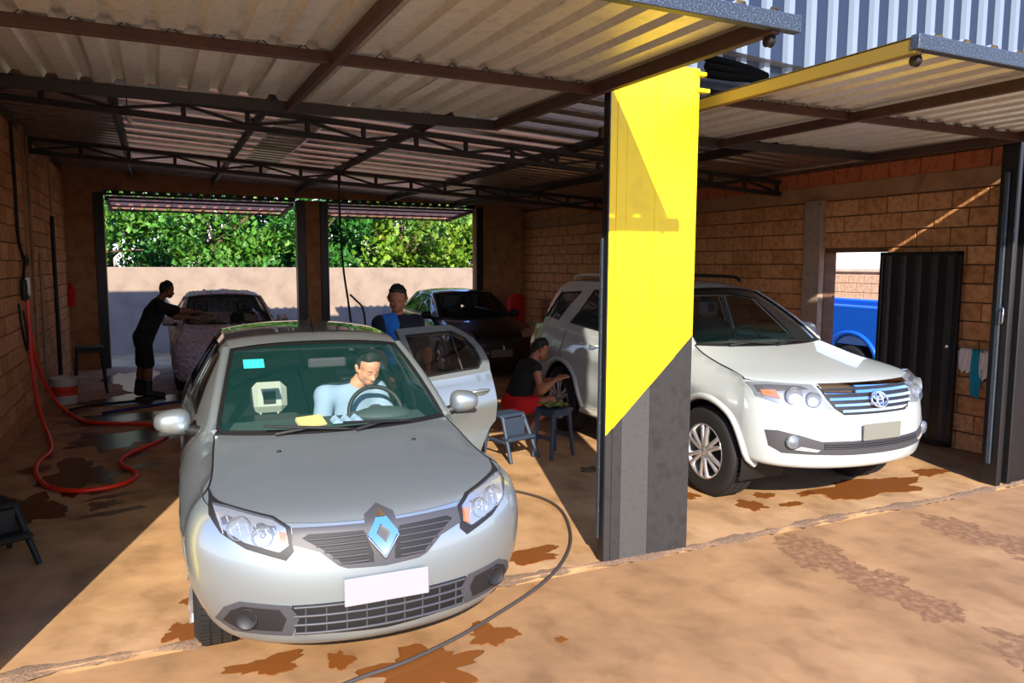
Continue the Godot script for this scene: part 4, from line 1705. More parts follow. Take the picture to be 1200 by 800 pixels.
# ---------------------------------------------------------------- things
func silver_car() -> Node3D:
	var C := Car.new()
	C.rows = [[0.20, -0.11, 0.66, 0.225, -0.40, 1.0], [0.23, -0.03, 0.725, 0.265, -0.42, 1.0], [0.29, -0.005, 0.78, 0.335, -0.43, 1.0], [0.42, 0.0, 0.835, 0.47, -0.435, 1.0], [0.54, -0.005, 0.853, 0.60, -0.44, 1.0], [0.64, -0.025, 0.85, 0.71, -0.45, 1.0], [0.72, -0.06, 0.82, 0.80, -0.465, 1.0], [0.775, -0.10, 0.765, 0.865, -0.49, 1.0], [0.825, -0.19, 0.73, 0.89, -0.60, 0.8], [0.885, -0.40, 0.71, 0.925, -0.78, 0.55], [0.94, -0.66, 0.70, 0.965, -0.95, 0.35], [0.985, -0.86, 0.69, 0.995, -1.08, 0.25], [1.01, -0.99, 0.685, 1.012, -1.17, 0.2]]
	C.hs = 7
	C.top = [[-1.17, 0.685, 1.012], [-1.35, 0.735, 1.015], [-1.65, 0.785, 1.02], [-2.3, 0.80, 1.035], [-3.0, 0.795, 1.055], [-3.6, 0.755, 1.085], [-4.06, 0.69, 1.02]]
	C.hw = [[-0.3, 0.85], [-0.8, 0.868], [-2.0, 0.86], [-3.3, 0.868], [-3.8, 0.83], [-4.06, 0.74]]
	C.sill = 0.2
	C.zf = -0.80
	C.zr = -3.39
	C.ra = 0.34
	C.rt = 0.305
	C.roof = [[-1.14, 0.69, 1.02], [-1.5, 0.625, 1.225], [-1.88, 0.56, 1.42], [-2.3, 0.565, 1.465], [-2.9, 0.555, 1.47], [-3.3, 0.53, 1.435], [-3.7, 0.50, 1.33]]
	var car := thing("car", "silver hatchback with one rear door open, nearest to the viewer", "car", Vector3(0.908, 0, -3.297), -0.0275)
	var opt := {
		"tail": -4.05, "crown": 0.045, "well_from": 0.45, "roof_z": [-1.88, -3.45], "glass": M.tint, "screen": M.screen, "open_door": [-2.33, -3.17],
		"windows": [P2([-1.62, 1.05, -1.98, 1.365, -2.27, 1.405, -2.27, 1.06]), P2([-2.37, 1.065, -2.37, 1.41, -2.95, 1.405, -3.15, 1.095])],
		"seams": [-1.35, -2.31, -3.18], "tail_rows": [[0.66, 1.03, -3.98, -0.07], [0.74, 0.8, -4.05, -0.06], [0.80, 0.5, -4.1, -0.05], [0.78, 0.3, -4.05, 0.0]],
	}
	make_body(C, car, M.silver, opt)
	for s in [-1.0, 1.0]:
		wheel(car, Vector3(s * 0.725, 0.305, C.zf), s, 0.305, 0.2, 0.185, false)
		wheel(car, Vector3(s * 0.725, 0.305, C.zr), s, 0.305, 0.2, 0.185, false)
	# grille between the headlights, with the badge
	front_patch(C, car, "grille_frame", P2([-0.40, 0.768, -0.075, 0.762, -0.07, 0.792, 0, 0.822, 0.07, 0.792, 0.075, 0.762, 0.40, 0.768, 0.405, 0.70, 0.29, 0.665, 0.21, 0.60, 0.17, 0.585, 0, 0.575, -0.17, 0.585, -0.21, 0.60, -0.29, 0.665, -0.405, 0.70]), 0.006, 0.03, M.grey_plastic)
	for s in [1.0, -1.0]:
		var p := P2([0.085, 0.735, 0.33, 0.74, 0.36, 0.725, 0.26, 0.665, 0.185, 0.605, 0.05, 0.60, 0.05, 0.64])
		var o := front_patch(C, car, "grille_dark_patch", p if s > 0 else mirrored(p), 0.009, 0.0, M.black)  # black patch on the surface, painted for the shade behind the bars
		for k in 5:
			var y := 0.722 - k * 0.027
			var x1: float = lerpf(0.34, 0.20, k / 4.0)
			var path := []
			for i in 9:
				path.append(C.F(Vector2(s * lerpf(0.075, x1, i / 8.0), y)) + Vector3(0, 0, 0.012))
			var b := MB.new()
			b.tube(path, 0.0055, 6)
			obj("grille_bar", b, M.grey_plastic, o)
	var em := front_patch(C, car, "emblem", P2([0, 0.80, 0.072, 0.712, 0, 0.622, -0.072, 0.712]), 0.03, 0.03, M.chrome, 0.03, [P2([-0.008, 0.748, -0.032, 0.712, 0.008, 0.672, 0.034, 0.712])])
	var eb := MB.new()
	for q in [[0, 0.80, 0.072, 0.712], [0.072, 0.712, 0, 0.622], [0, 0.622, -0.072, 0.712], [-0.072, 0.712, 0, 0.80]]:
		eb.tube([C.F(Vector2(q[0], q[1])) + Vector3(0, 0, 0.032), C.F(Vector2(q[2], q[3])) + Vector3(0, 0, 0.032)], 0.006, 6)
	obj("emblem_rim", eb, M.chrome, em)
	# headlights
	for s in [1.0, -1.0]:
		var hp := P2([0.745, 0.858, 0.675, 0.845, 0.47, 0.808, 0.405, 0.772, 0.398, 0.675, 0.435, 0.638, 0.60, 0.69, 0.70, 0.748, 0.745, 0.81])
		var lp := P2([0.725, 0.838, 0.66, 0.83, 0.48, 0.795, 0.425, 0.765, 0.42, 0.70, 0.46, 0.675, 0.60, 0.715, 0.69, 0.765])
		var h := front_patch(C, car, "headlight", hp if s > 0 else mirrored(hp), 0.005, 0.03, M.black_plastic)
		front_patch(C, h, "lamp_bowl", lp if s > 0 else mirrored(lp), 0.009, 0.0, M.lamp_bowl, 0.05)
		for k in 7:
			var fx := lerpf(0.46, 0.69, k / 6.0)
			var fb := MB.new()
			fb.tube([C.F(Vector2(s * fx, 0.715 + k * 0.006)) + Vector3(0, 0, 0.014), C.F(Vector2(s * (fx + 0.01), 0.745 + k * 0.008)) + Vector3(0, 0, 0.014), C.F(Vector2(s * (fx + 0.02), 0.775 + k * 0.008)) + Vector3(0, 0, 0.012)], 0.0045, 5)
			obj("facet", fb, M.alloy, h)
		for q in [[0.62, 0.772, 0.052], [0.522, 0.742, 0.048]]:
			var c := C.F(Vector2(s * q[0], q[1]))
			var n := (c - C.F(Vector2(s * q[0], q[1] - 0.02)) ).cross(Vector3.RIGHT * s)
			var d := Vector3(s * 0.35, 0.25, 1.0).normalized()
			var xf := Transform3D(Basis(Quaternion(Vector3.UP, d)), c + d * 0.012)
			var b := MB.new()
			b.lathe([Vector2(0.0, -0.02), Vector2(q[2] * 0.4, -0.016), Vector2(q[2] * 0.8, -0.004), Vector2(q[2], 0.012), Vector2(q[2] * 1.04, 0.012), Vector2(q[2] * 1.04, -0.01)], 28, xf)
			var o := obj("reflector", b, M.lamp_bowl, h)
			b = MB.new()
			b.ell(c + d * 0.004, Vector3.ONE * 0.014, 12)
			obj("bulb", b, M.lamp_bowl, h)
		var ip := P2([0.455, 0.755, 0.425, 0.75, 0.422, 0.70, 0.45, 0.685])
		front_patch(C, h, "turn_signal", ip if s > 0 else mirrored(ip), 0.016, 0.01, M.orange)
		front_patch(C, h, "lens", lp if s > 0 else mirrored(lp), 0.026, 0.0, M.clear, 0.05)
	# number plate, lower grille, fog lamp pockets
	var b := MB.new()
	b.box(Vector3(0.005, 0.482, 0.016), Vector3(0.40, 0.128, 0.012), Basis(Vector3.RIGHT, -0.05), 0.004)
	obj("licence_plate", b, M.plate, car)
	var lg := front_patch(C, car, "lower_grille", P2([-0.42, 0.435, 0.42, 0.435, 0.40, 0.295, 0.0, 0.275, -0.40, 0.295]), 0.004, 0.02, M.black)
	for k in 4:
		b = MB.new()
		var path := []
		for i in 21:
			path.append(C.F(Vector2(lerpf(-0.41, 0.41, i / 20.0), 0.425 - k * 0.042)) + Vector3(0, 0, 0.008))
		b.tube(path, 0.007, 6)
		obj("grille_bar", b, M.grey_plastic, lg)
	for k in 9:
		b = MB.new()
		b.tube([C.F(Vector2(-0.36 + k * 0.09, 0.43)) + Vector3(0, 0, 0.006), C.F(Vector2(-0.36 + k * 0.09, 0.36)) + Vector3(0, 0, 0.006), C.F(Vector2(-0.36 + k * 0.09, 0.29)) + Vector3(0, 0, 0.006)], 0.005, 5)
		obj("grille_upright", b, M.grey_plastic, lg)
	for s in [1.0, -1.0]:
		var fp := P2([0.735, 0.352, 0.70, 0.42, 0.635, 0.455, 0.43, 0.437, 0.385, 0.375, 0.42, 0.288, 0.66, 0.302])
		var ip := P2([0.70, 0.355, 0.67, 0.41, 0.62, 0.435, 0.47, 0.42, 0.44, 0.375, 0.46, 0.315, 0.64, 0.322])
		var f := front_patch(C, car, "fog_light_housing", fp if s > 0 else mirrored(fp), 0.006, 0.025, M.grey_plastic)
		front_patch(C, f, "fog_light_dark_patch", ip if s > 0 else mirrored(ip), 0.009, 0.0, M.black_plastic)  # black plastic patch, its dark tone stands for shade in a hollow
		var c := C.F(Vector2(s * 0.605, 0.375))
		var d := Vector3(s * 0.3, 0.05, 1).normalized()
		b = MB.new()
		b.lathe([Vector2(0.0, 0.004), Vector2(0.035, 0.004), Vector2(0.043, 0.014), Vector2(0.05, 0.014), Vector2(0.052, -0.01)], 28, Transform3D(Basis(Quaternion(Vector3.UP, d)), c + d * 0.008))
		obj("fog_light", b, M.black_plastic, f)
		mirror(car, Vector3(s * 0.905, 1.055, -1.42), s, 0.2, 0.145, M.silver)
	wiper(C, car, -0.5, 0.05, 0.015)
	wiper(C, car, 0.1, 0.58, 0.02)
	# washer jets
	for s in [-0.33, 0.33]:
		b = MB.new()
		b.ell(C.S(s / 0.69, 10.4) + Vector3(0, 0.004, 0), Vector3(0.014, 0.008, 0.01), 10)
		obj("washer_jet", b, M.black, car)
	# aerial
	b = MB.new()
	b.tube([Vector3(0.0, 1.505, -1.98), Vector3(0.0, 1.56, -2.06), Vector3(0.0, 1.62, -2.16)], [0.006, 0.004, 0.002], 6)
	obj("aerial", b, M.black, car)
	# cabin
	b = MB.new()
	b.box(Vector3(0, 0.90, -1.36), Vector3(1.34, 0.16, 0.5), Basis(Vector3.RIGHT, 0.06), 0.05)
	b.box(Vector3(0, 0.74, -1.5), Vector3(1.3, 0.3, 0.28), Basis(), 0.06)
	b.ell(Vector3(0.37, 0.985, -1.52), Vector3(0.2, 0.05, 0.12), 16)
	obj("dashboard", b, M.dash, car)
	b = MB.new()
	var ring := []
	for k in 33:
		var a := TAU * k / 32
		ring.append(Vector3(0.39, 0.945, -1.80) + Basis(Vector3.RIGHT, -0.45) * Vector3(cos(a) * 0.185, sin(a) * 0.185, 0))
	b.tube(ring, 0.016, 8, false)
	var sw := obj("steering_wheel", b, M.black_plastic, car)
	b = MB.new()
	b.ell(Vector3(0.39, 0.945, -1.79), Vector3(0.07, 0.06, 0.03), 14, Basis(Vector3.RIGHT, -0.45))
	for a in [0.0, PI, -PI / 2]:
		b.tube([Vector3(0.39, 0.945, -1.80), Vector3(0.39, 0.945, -1.80) + Basis(Vector3.RIGHT, -0.45) * Vector3(cos(a) * 0.18, sin(a) * 0.18, 0)], [0.025, 0.015], 6)
	obj("wheel_hub", b, M.grey_plastic, sw)
	b = MB.new()
	b.box(Vector3(0, 0.27, -2.5), Vector3(1.44, 0.04, 2.5))
	obj("cabin_floor", b, M.seat_dark, car)
	seat(car, Vector3(-0.28, 0.18, -1.9), M.seat_dark, true)
	seat(car, Vector3(0.36, 0.36, -2.1), M.seat_dark)
	b = MB.new()
	b.box(Vector3(0, 0.45, -2.95), Vector3(1.3, 0.18, 0.5), Basis(), 0.06)
	b.box(Vector3(0, 0.78, -3.25), Vector3(1.25, 0.55, 0.14), Basis(Vector3.RIGHT, -0.2), 0.06)
	obj("rear_seat", b, M.seat_dark, car)
	b = MB.new()
	b.box(Vector3(0.05, 1.318, -1.74), Vector3(0.25, 0.065, 0.025), Basis(Vector3.RIGHT, 0.1), 0.012)
	obj("rear_view_mirror", b, M.grey_plastic, car)
	b = MB.new()
	b.box(Vector3(-0.42, 1.338, -1.70), Vector3(0.125, 0.085, 0.002), Basis(Vector3.RIGHT, -0.98))
	obj("windshield_sticker", b, M.sticker, car)
	# the open rear door
	var hinge := Vector3(0.83, 0, -2.33)
	var hp2 := PackedVector2Array()
	for k in 13:
		var z := lerpf(-2.335, -3.165, k / 12.0)
		hp2.append(Vector2(z, C.T(z).y))
	for k in 13:
		var z := lerpf(-3.165, -2.335, k / 12.0)
		var y := C.sill + 0.14
		if absf(z - C.zr) < C.ra + 0.06:
			y = maxf(y, C.rt + sqrt(maxf(0.0, pow(C.ra + 0.06, 2) - pow(z - C.zr, 2))))
		hp2.append(Vector2(z, y))
	var dmap := func(p: Vector2) -> Vector3: return Vector3(C.side_x(p.x, p.y), p.y, p.x) - hinge
	var imap := func(p: Vector2) -> Vector3: return Vector3(C.side_x(p.x, p.y) - 0.06, p.y, p.x) - hinge
	b = MB.new()
	b.skin(dmap, hp2, [], 0.055, 0.0, Vector3(-1, 0.6, -0.4), 0.055)
	var door := obj("rear_door", b, M.silver, car)
	door.position = hinge
	door.rotation.y = -1.22
	b = MB.new()
	b.skin(imap, hp2, [], 0.11, 0.0, Vector3(1, 0.6, -0.4), 0.0)
	obj("door_trim", b, M.seat_dark, door)
	var gm := func(p: Vector2) -> Vector3: return Vector3(C.gx(p.x, p.y), p.y, p.x) - hinge
	var fr := PackedVector2Array()
	for k in 9:
		fr.append(Vector2(lerpf(-2.335, -3.165, k / 8.0), C.T(lerpf(-2.335, -3.165, k / 8.0)).y - 0.003))
	fr.append_array(P2([-3.185, 1.14, -3.16, 1.25, -3.10, 1.34, -3.0, 1.41]))
	for k in 6:
		var z := lerpf(-2.9, -2.335, k / 5.0)
		fr.append(Vector2(z, C.U(z).y - 0.012))
	var hole := P2([-2.40, 1.075, -2.40, 1.40, -2.88, 1.405, -3.0, 1.345, -3.07, 1.25, -3.09, 1.14, -3.04, 1.10])
	b = MB.new()
	b.skin(gm, fr, [hole], 0.05, 0.0, Vector3(-1, 0.9, -0.4), 0.04)
	obj("door_frame", b, M.silver, door)
	b = MB.new()
	b.skin(gm, hole, [], 0.1, -0.012, Vector3(-1, 0.9, -0.4))
	obj("door_glass", b, M.tint_light, door)
	b = MB.new()
	var path2 := []
	for p in hole:
		path2.append(gm.call(p))
	path2.append(path2[0])
	b.tube(path2, 0.011, 6)
	b.tube([gm.call(Vector2(-2.86, 1.09)), gm.call(Vector2(-2.86, 1.40))], 0.012, 6)
	obj("window_seal", b, M.black, door)
	b = MB.new()
	b.ell(dmap.call(Vector2(-3.0, 0.90)) + Vector3(0.006, 0, 0), Vector3(0.012, 0.032, 0.085), 16)
	b.tube(smooth_path([dmap.call(Vector2(-2.91, 0.91)) + Vector3(0.005, 0, 0), dmap.call(Vector2(-2.95, 0.915)) + Vector3(0.03, 0, 0), dmap.call(Vector2(-3.05, 0.915)) + Vector3(0.03, 0, 0), dmap.call(Vector2(-3.09, 0.91)) + Vector3(0.005, 0, 0)]), 0.012, 8)
	obj("door_handle", b, M.silver, door)
	return car

func white_car() -> void:
	var C := Car.new()
	C.rows = [[0.385, -0.12, 0.80, 0.40, -0.52, 1.0], [0.405, -0.04, 0.875, 0.43, -0.525, 1.0], [0.46, -0.01, 0.90, 0.49, -0.53, 1.0], [0.56, 0.0, 0.915, 0.60, -0.53, 1.0], [0.68, -0.005, 0.92, 0.72, -0.535, 1.0], [0.79, -0.02, 0.915, 0.84, -0.54, 1.0], [0.88, -0.045, 0.90, 0.95, -0.55, 1.0], [0.97, -0.085, 0.885, 1.02, -0.565, 1.0], [1.04, -0.16, 0.86, 1.07, -0.60, 0.95], [1.095, -0.32, 0.835, 1.105, -0.74, 0.75], [1.15, -0.62, 0.81, 1.145, -0.98, 0.5], [1.205, -0.95, 0.785, 1.20, -1.22, 0.35], [1.245, -1.19, 0.745, 1.255, -1.40, 0.25]]
	C.hs = 8
	C.top = [[-1.40, 0.745, 1.255], [-1.6, 0.80, 1.24], [-1.95, 0.845, 1.22], [-2.7, 0.855, 1.205], [-3.5, 0.85, 1.215], [-4.2, 0.83, 1.245], [-4.72, 0.77, 1.22]]
	C.hw = [[-0.4, 0.915], [-0.99, 0.93], [-1.9, 0.915], [-2.9, 0.915], [-3.74, 0.93], [-4.4, 0.905], [-4.72, 0.85]]
	C.sill = 0.37
	C.zf = -0.99
	C.zr = -3.74
	C.ra = 0.455
	C.rt = 0.385
	C.roof = [[-1.37, 0.745, 1.265], [-1.75, 0.675, 1.50], [-2.16, 0.605, 1.705], [-2.6, 0.62, 1.765], [-3.5, 0.62, 1.785], [-4.15, 0.60, 1.765], [-4.45, 0.585, 1.66]]
	var car := thing("car", "white sport utility vehicle with chrome grille parked in the right bay", "car", Vector3(5.11, 0, -4.006), -0.0293)
	make_body(C, car, M.white_car, {
		"tail": -4.69, "crown": 0.05, "roof_z": [-2.16, -4.28], "glass": M.tint, "screen": M.screen2, "flare": 0.05,
		"windows": [P2([-1.85, 1.275, -2.24, 1.625, -2.74, 1.675, -2.74, 1.255]), P2([-2.85, 1.255, -2.85, 1.68, -3.36, 1.69, -3.66, 1.30]), P2([-3.66, 1.665, -4.2, 1.635, -4.42, 1.33, -3.98, 1.315])],
		"seams": [-1.62, -2.80, -3.70], "tail_rows": [[0.70, 1.24, -4.62, -0.05], [0.80, 1.0, -4.70, -0.04], [0.86, 0.66, -4.74, -0.03], [0.84, 0.42, -4.68, 0.0]],
	})
	for s in [-1.0, 1.0]:
		wheel(car, Vector3(s * 0.80, 0.385, C.zf), s, 0.385, 0.24, 0.26, true)
		wheel(car, Vector3(s * 0.80, 0.385, C.zr), s, 0.385, 0.24, 0.26, true)
		mirror(car, Vector3(s * 1.0, 1.30, -1.82), s, 0.22, 0.19, M.white_car)
		var b := MB.new()
		b.tube(smooth_path([Vector3(s * 0.555, 1.81, -2.35), Vector3(s * 0.56, 1.855, -2.5), Vector3(s * 0.555, 1.865, -3.2), Vector3(s * 0.545, 1.855, -3.95), Vector3(s * 0.535, 1.80, -4.12)]), 0.018, 8)
		obj("roof_rail", b, M.black_plastic if s > 0 else M.galv, car)
		for zz in [-2.05 - 0.9, -3.3]:
			b = MB.new()
			var y := 1.10
			b.tube(smooth_path([Vector3(s * C.side_x(zz + 0.08, y), y, zz + 0.08), Vector3(s * (C.side_x(zz, y) + 0.03), y, zz + 0.04), Vector3(s * (C.side_x(zz, y) + 0.03), y, zz - 0.06), Vector3(s * C.side_x(zz - 0.1, y), y, zz - 0.1)]), 0.013, 8)
			obj("door_handle", b, M.white_car, car)
		b = MB.new()
		b.box(Vector3(s * 0.86, 0.34, -2.37), Vector3(0.16, 0.05, 1.75), Basis(), 0.02)
		obj("running_board", b, M.galv, car)
		# tail lamp
		b = MB.new()
		b.skin(smap(C, s), P2([-4.5, 1.2, -4.5, 0.9, -4.68, 0.88, -4.68, 1.19]), [], 0.06, 0.006, Vector3(0, 0.6, -2), 0.02)
		obj("tail_lamp", b, M.tail_lamp, car)
	# grille
	var g := front_patch(C, car, "grille", P2([-0.475, 1.035, 0, 1.05, 0.475, 1.035, 0.455, 0.95, 0.405, 0.875, 0.33, 0.825, -0.33, 0.825, -0.405, 0.875, -0.455, 0.95]), 0.006, 0.02, M.black_plastic)
	for k in 5:
		var y: float = [1.028, 0.985, 0.94, 0.896, 0.852][k]
		var w: float = [0.465, 0.455, 0.435, 0.405, 0.35][k]
		var top := []
		var low := []
		var hh: float = 0.013 if k == 0 else 0.0095
		for i in 25:
			var x := lerpf(-w, w, i / 24.0)
			top.append(Vector2(x, y + hh))
			low.append(Vector2(x, y - hh))
		low.reverse()
		top.append_array(low)
		front_patch(C, g, "grille_bar", PackedVector2Array(top), 0.022, 0.02, M.chrome, 0.05)
	var em := MB.new()
	for q in [[0.0, 0.935, 0.085, 0.058], [0.0, 0.935, 0.03, 0.056], [0.0, 0.957, 0.055, 0.024]]:
		var ring := []
		for k in 33:
			var a := TAU * k / 32
			var p := Vector2(q[0] + cos(a) * q[2], q[1] + sin(a) * q[3])
			ring.append(C.F(p) + Vector3(0, 0, 0.038))
		em.tube(ring, 0.0085, 8, false)
	obj("emblem", em, M.chrome, car)
	for s in [1.0, -1.0]:
		var hp := P2([0.878, 1.045, 0.80, 1.06, 0.50, 1.045, 0.475, 0.96, 0.42, 0.872, 0.58, 0.858, 0.78, 0.91, 0.876, 0.955])
		var h := front_patch(C, car, "headlight", hp if s > 0 else mirrored(hp), 0.005, 0.02, M.lamp_bowl)
		for q in [[0.68, 0.97, 0.066], [0.555, 0.945, 0.058]]:
			var c := C.F(Vector2(s * q[0], q[1]))
			var d := Vector3(s * 0.35, 0.1, 1.0).normalized()
			var b := MB.new()
			b.lathe([Vector2(0.0, -0.02), Vector2(q[2] * 0.4, -0.016), Vector2(q[2] * 0.8, -0.004), Vector2(q[2], 0.012), Vector2(q[2] * 1.06, 0.012), Vector2(q[2] * 1.06, -0.02)], 28, Transform3D(Basis(Quaternion(Vector3.UP, d)), c + d * 0.016))
			obj("reflector", b, M.lamp_bowl, h)
		var dp := P2([0.86, 1.03, 0.80, 1.04, 0.60, 1.035, 0.56, 1.015, 0.78, 1.0, 0.86, 0.985])
		front_patch(C, h, "dark_trim", dp if s > 0 else mirrored(dp), 0.012, 0.005, M.black_plastic)
		var ip := P2([0.845, 1.0, 0.775, 1.005, 0.76, 0.945, 0.845, 0.965])
		front_patch(C, h, "turn_signal", ip if s > 0 else mirrored(ip), 0.018, 0.01, M.orange)
		front_patch(C, h, "lens", hp if s > 0 else mirrored(hp), 0.03, 0.02, M.clear, 0.05)
	var lg := front_patch(C, car, "lower_grille", P2([-0.86, 0.70, -0.80, 0.705, -0.66, 0.67, -0.52, 0.625, 0.52, 0.625, 0.66, 0.67, 0.80, 0.705, 0.86, 0.70, 0.84, 0.58, 0.77, 0.53, 0.3, 0.515, -0.3, 0.515, -0.77, 0.53, -0.84, 0.58]), 0.005, 0.02, M.grey_plastic)
	front_patch(C, lg, "intake_dark_patch", P2([-0.50, 0.612, 0.50, 0.612, 0.50, 0.565, -0.50, 0.565]), 0.009, 0.0, M.black)  # no slot is cut: black patch painted for the shade inside
	for k in 3:
		var b := MB.new()
		var path := []
		for i in 21:
			path.append(C.F(Vector2(lerpf(-0.5, 0.5, i / 20.0), 0.606 - k * 0.017)) + Vector3(0, 0, 0.011))
		b.tube(path, 0.0035, 6)
		obj("grille_bar", b, M.grey_plastic, lg)
	for s in [1.0, -1.0]:
		var c := C.F(Vector2(s * 0.715, 0.618))
		var d := Vector3(s * 0.25, 0.0, 1).normalized()
		var b := MB.new()
		b.lathe([Vector2(0.0, 0.02), Vector2(0.03, 0.016), Vector2(0.045, 0.004), Vector2(0.052, 0.012), Vector2(0.056, -0.01)], 28, Transform3D(Basis(Quaternion(Vector3.UP, d)), c + d * 0.012))
		obj("fog_light", b, M.lamp_bowl, lg)
		var tp := P2([0.66, 0.585, 0.70, 0.56, 0.55, 0.545, 0.53, 0.56])
		front_patch(C, lg, "fog_light_trim", tp if s > 0 else mirrored(tp), 0.012, 0.006, M.galv)
	var pb := MB.new()
	pb.box(Vector3(0.0, 0.69, 0.012), Vector3(0.40, 0.13, 0.014), Basis(), 0.004)
	obj("licence_plate", pb, M.plate_grey, car)
	wiper(C, car, -0.6, 0.0, 0.015)
	wiper(C, car, 0.0, 0.62, 0.02)
	var db := MB.new()
	db.box(Vector3(0, 1.12, -1.62), Vector3(1.45, 0.2, 0.55), Basis(Vector3.RIGHT, 0.06), 0.06)
	db.box(Vector3(0, 0.55, -2.9), Vector3(1.5, 0.05, 2.6))
	obj("dashboard", db, M.dash, car)
	var sb := MB.new()
	var ring2 := []
	for k in 33:
		var a := TAU * k / 32
		ring2.append(Vector3(0.38, 1.19, -1.98) + Basis(Vector3.RIGHT, -0.45) * Vector3(cos(a) * 0.185, sin(a) * 0.185, 0))
	sb.tube(ring2, 0.016, 8, false)
	obj("steering_wheel", sb, M.black_plastic, car)
	for x in [-0.38, 0.38]:
		seat(car, Vector3(x, 0.66, -2.3), M.seat_dark)

func back_car(label: String, at: Vector3, yaw: float, paint: Material, screen: Material, foam: bool) -> void:
	var C := Car.new()
	C.rows = [[0.20, -0.10, 0.76, 0.21, -0.43, 1.0], [0.25, -0.02, 0.82, 0.27, -0.435, 1.0], [0.42, 0.0, 0.85, 0.47, -0.435, 1.0], [0.60, -0.02, 0.85, 0.66, -0.45, 1.0], [0.72, -0.08, 0.80, 0.81, -0.48, 1.0], [0.80, -0.22, 0.74, 0.875, -0.60, 0.8], [0.87, -0.45, 0.71, 0.915, -0.80, 0.5], [0.94, -0.72, 0.70, 0.96, -1.0, 0.35], [1.0, -1.05, 0.69, 1.005, -1.22, 0.2]]
	C.hs = 4
	C.top = [[-1.22, 0.69, 1.005], [-1.4, 0.74, 1.01], [-1.7, 0.785, 1.02], [-2.5, 0.80, 1.03], [-3.2, 0.79, 1.05], [-3.8, 0.75, 1.06], [-4.1, 0.70, 1.0]]
	C.hw = [[-0.3, 0.85], [-0.8, 0.868], [-2.0, 0.86], [-3.3, 0.868], [-3.8, 0.83], [-4.1, 0.76]]
	C.sill = 0.2
	C.zf = -0.82
	C.zr = -3.38
	C.ra = 0.34
	C.rt = 0.305
	C.roof = [[-1.19, 0.69, 1.015], [-1.55, 0.63, 1.22], [-1.95, 0.57, 1.415], [-2.35, 0.57, 1.455], [-2.9, 0.555, 1.45], [-3.4, 0.53, 1.38], [-3.8, 0.5, 1.2]]
	var car := thing("car", label, "car", at, yaw)
	make_body(C, car, paint, {
		"tail": -4.09, "crown": 0.045, "roof_z": [-1.95, -3.3], "glass": M.tint, "screen": screen,
		"windows": [P2([-1.68, 1.05, -2.02, 1.36, -2.3, 1.395, -2.3, 1.06]), P2([-2.38, 1.065, -2.38, 1.395, -2.95, 1.385, -3.3, 1.09])],
		"seams": [-1.4, -2.34, -3.1], "tail_rows": [[0.68, 1.03, -3.9, -0.06], [0.74, 0.8, -4.08, -0.05], [0.80, 0.5, -4.14, -0.05], [0.78, 0.3, -4.08, 0.0]],
	})
	for s in [-1.0, 1.0]:
		wheel(car, Vector3(s * 0.725, 0.305, C.zf), s, 0.305, 0.2, 0.185, false)
		wheel(car, Vector3(s * 0.725, 0.305, C.zr), s, 0.305, 0.2, 0.185, false)
		mirror(car, Vector3(s * 0.90, 1.05, -1.48), s, 0.2, 0.14, paint if foam else M.black_plastic)
		var hp := P2([0.745, 0.83, 0.66, 0.835, 0.47, 0.79, 0.45, 0.70, 0.62, 0.70, 0.74, 0.76])
		var h := front_patch(C, car, "headlight", hp if s > 0 else mirrored(hp), 0.006, 0.02, M.alloy if not foam else paint)
	var g := front_patch(C, car, "grille", P2([-0.40, 0.71, 0.40, 0.71, 0.36, 0.62, -0.36, 0.62]), 0.006, 0.02, M.black_plastic)
	for k in 3:
		var b := MB.new()
		var path := []
		for i in 13:
			path.append(C.F(Vector2(lerpf(-0.37, 0.37, i / 12.0), 0.69 - k * 0.025)) + Vector3(0, 0, 0.012))
		b.tube(path, 0.005, 6)
		obj("grille_bar", b, M.grey_plastic, g)
	var pb := MB.new()
	pb.box(Vector3(0.0, 0.45, 0.012), Vector3(0.40, 0.13, 0.014), Basis(), 0.004)
	obj("licence_plate", pb, M.plate_grey, car)
	wiper(C, car, -0.5, 0.05, 0.015)
	wiper(C, car, 0.1, 0.58, 0.02)
	var db := MB.new()
	db.box(Vector3(0, 0.90, -1.42), Vector3(1.34, 0.16, 0.5), Basis(), 0.05)
	obj("dashboard", db, M.seat_dark, car)
	for x in [-0.36, 0.36]:
		seat(car, Vector3(x, 0.38, -2.1), M.seat_dark)
	if foam:
		# suds that lie on bonnet, screen and flanks
		var f := MB.new()
		for k in 260:
			var p: Vector3
			if k < 150:
				p = C.S(rng.randf_range(-0.98, 0.98), rng.randf_range(1.0, 8.0))
			elif k < 210:
				var z := rng.randf_range(-0.6, -3.9)
				var y := rng.randf_range(0.35, 0.98)
				if absf(z - C.zf) < 0.4 or absf(z - C.zr) < 0.4:
					y = rng.randf_range(0.72, 0.95)
				p = Vector3(-C.side_x(z, y), y, z)
			else:
				var a := rng.randf_range(-0.9, 0.9)
				p = Vector3(C.U(-2.4).x * a, C.U(-2.4).y + 0.04 * (1 - a * a), rng.randf_range(-2.0, -3.3))
			var r := rng.randf_range(0.008, 0.03)
			f.ell(p, Vector3(r, r * 0.5, r), 8)
		var suds := obj("soap_suds", f, M.suds, car)
		suds.set_meta("kind", "stuff")

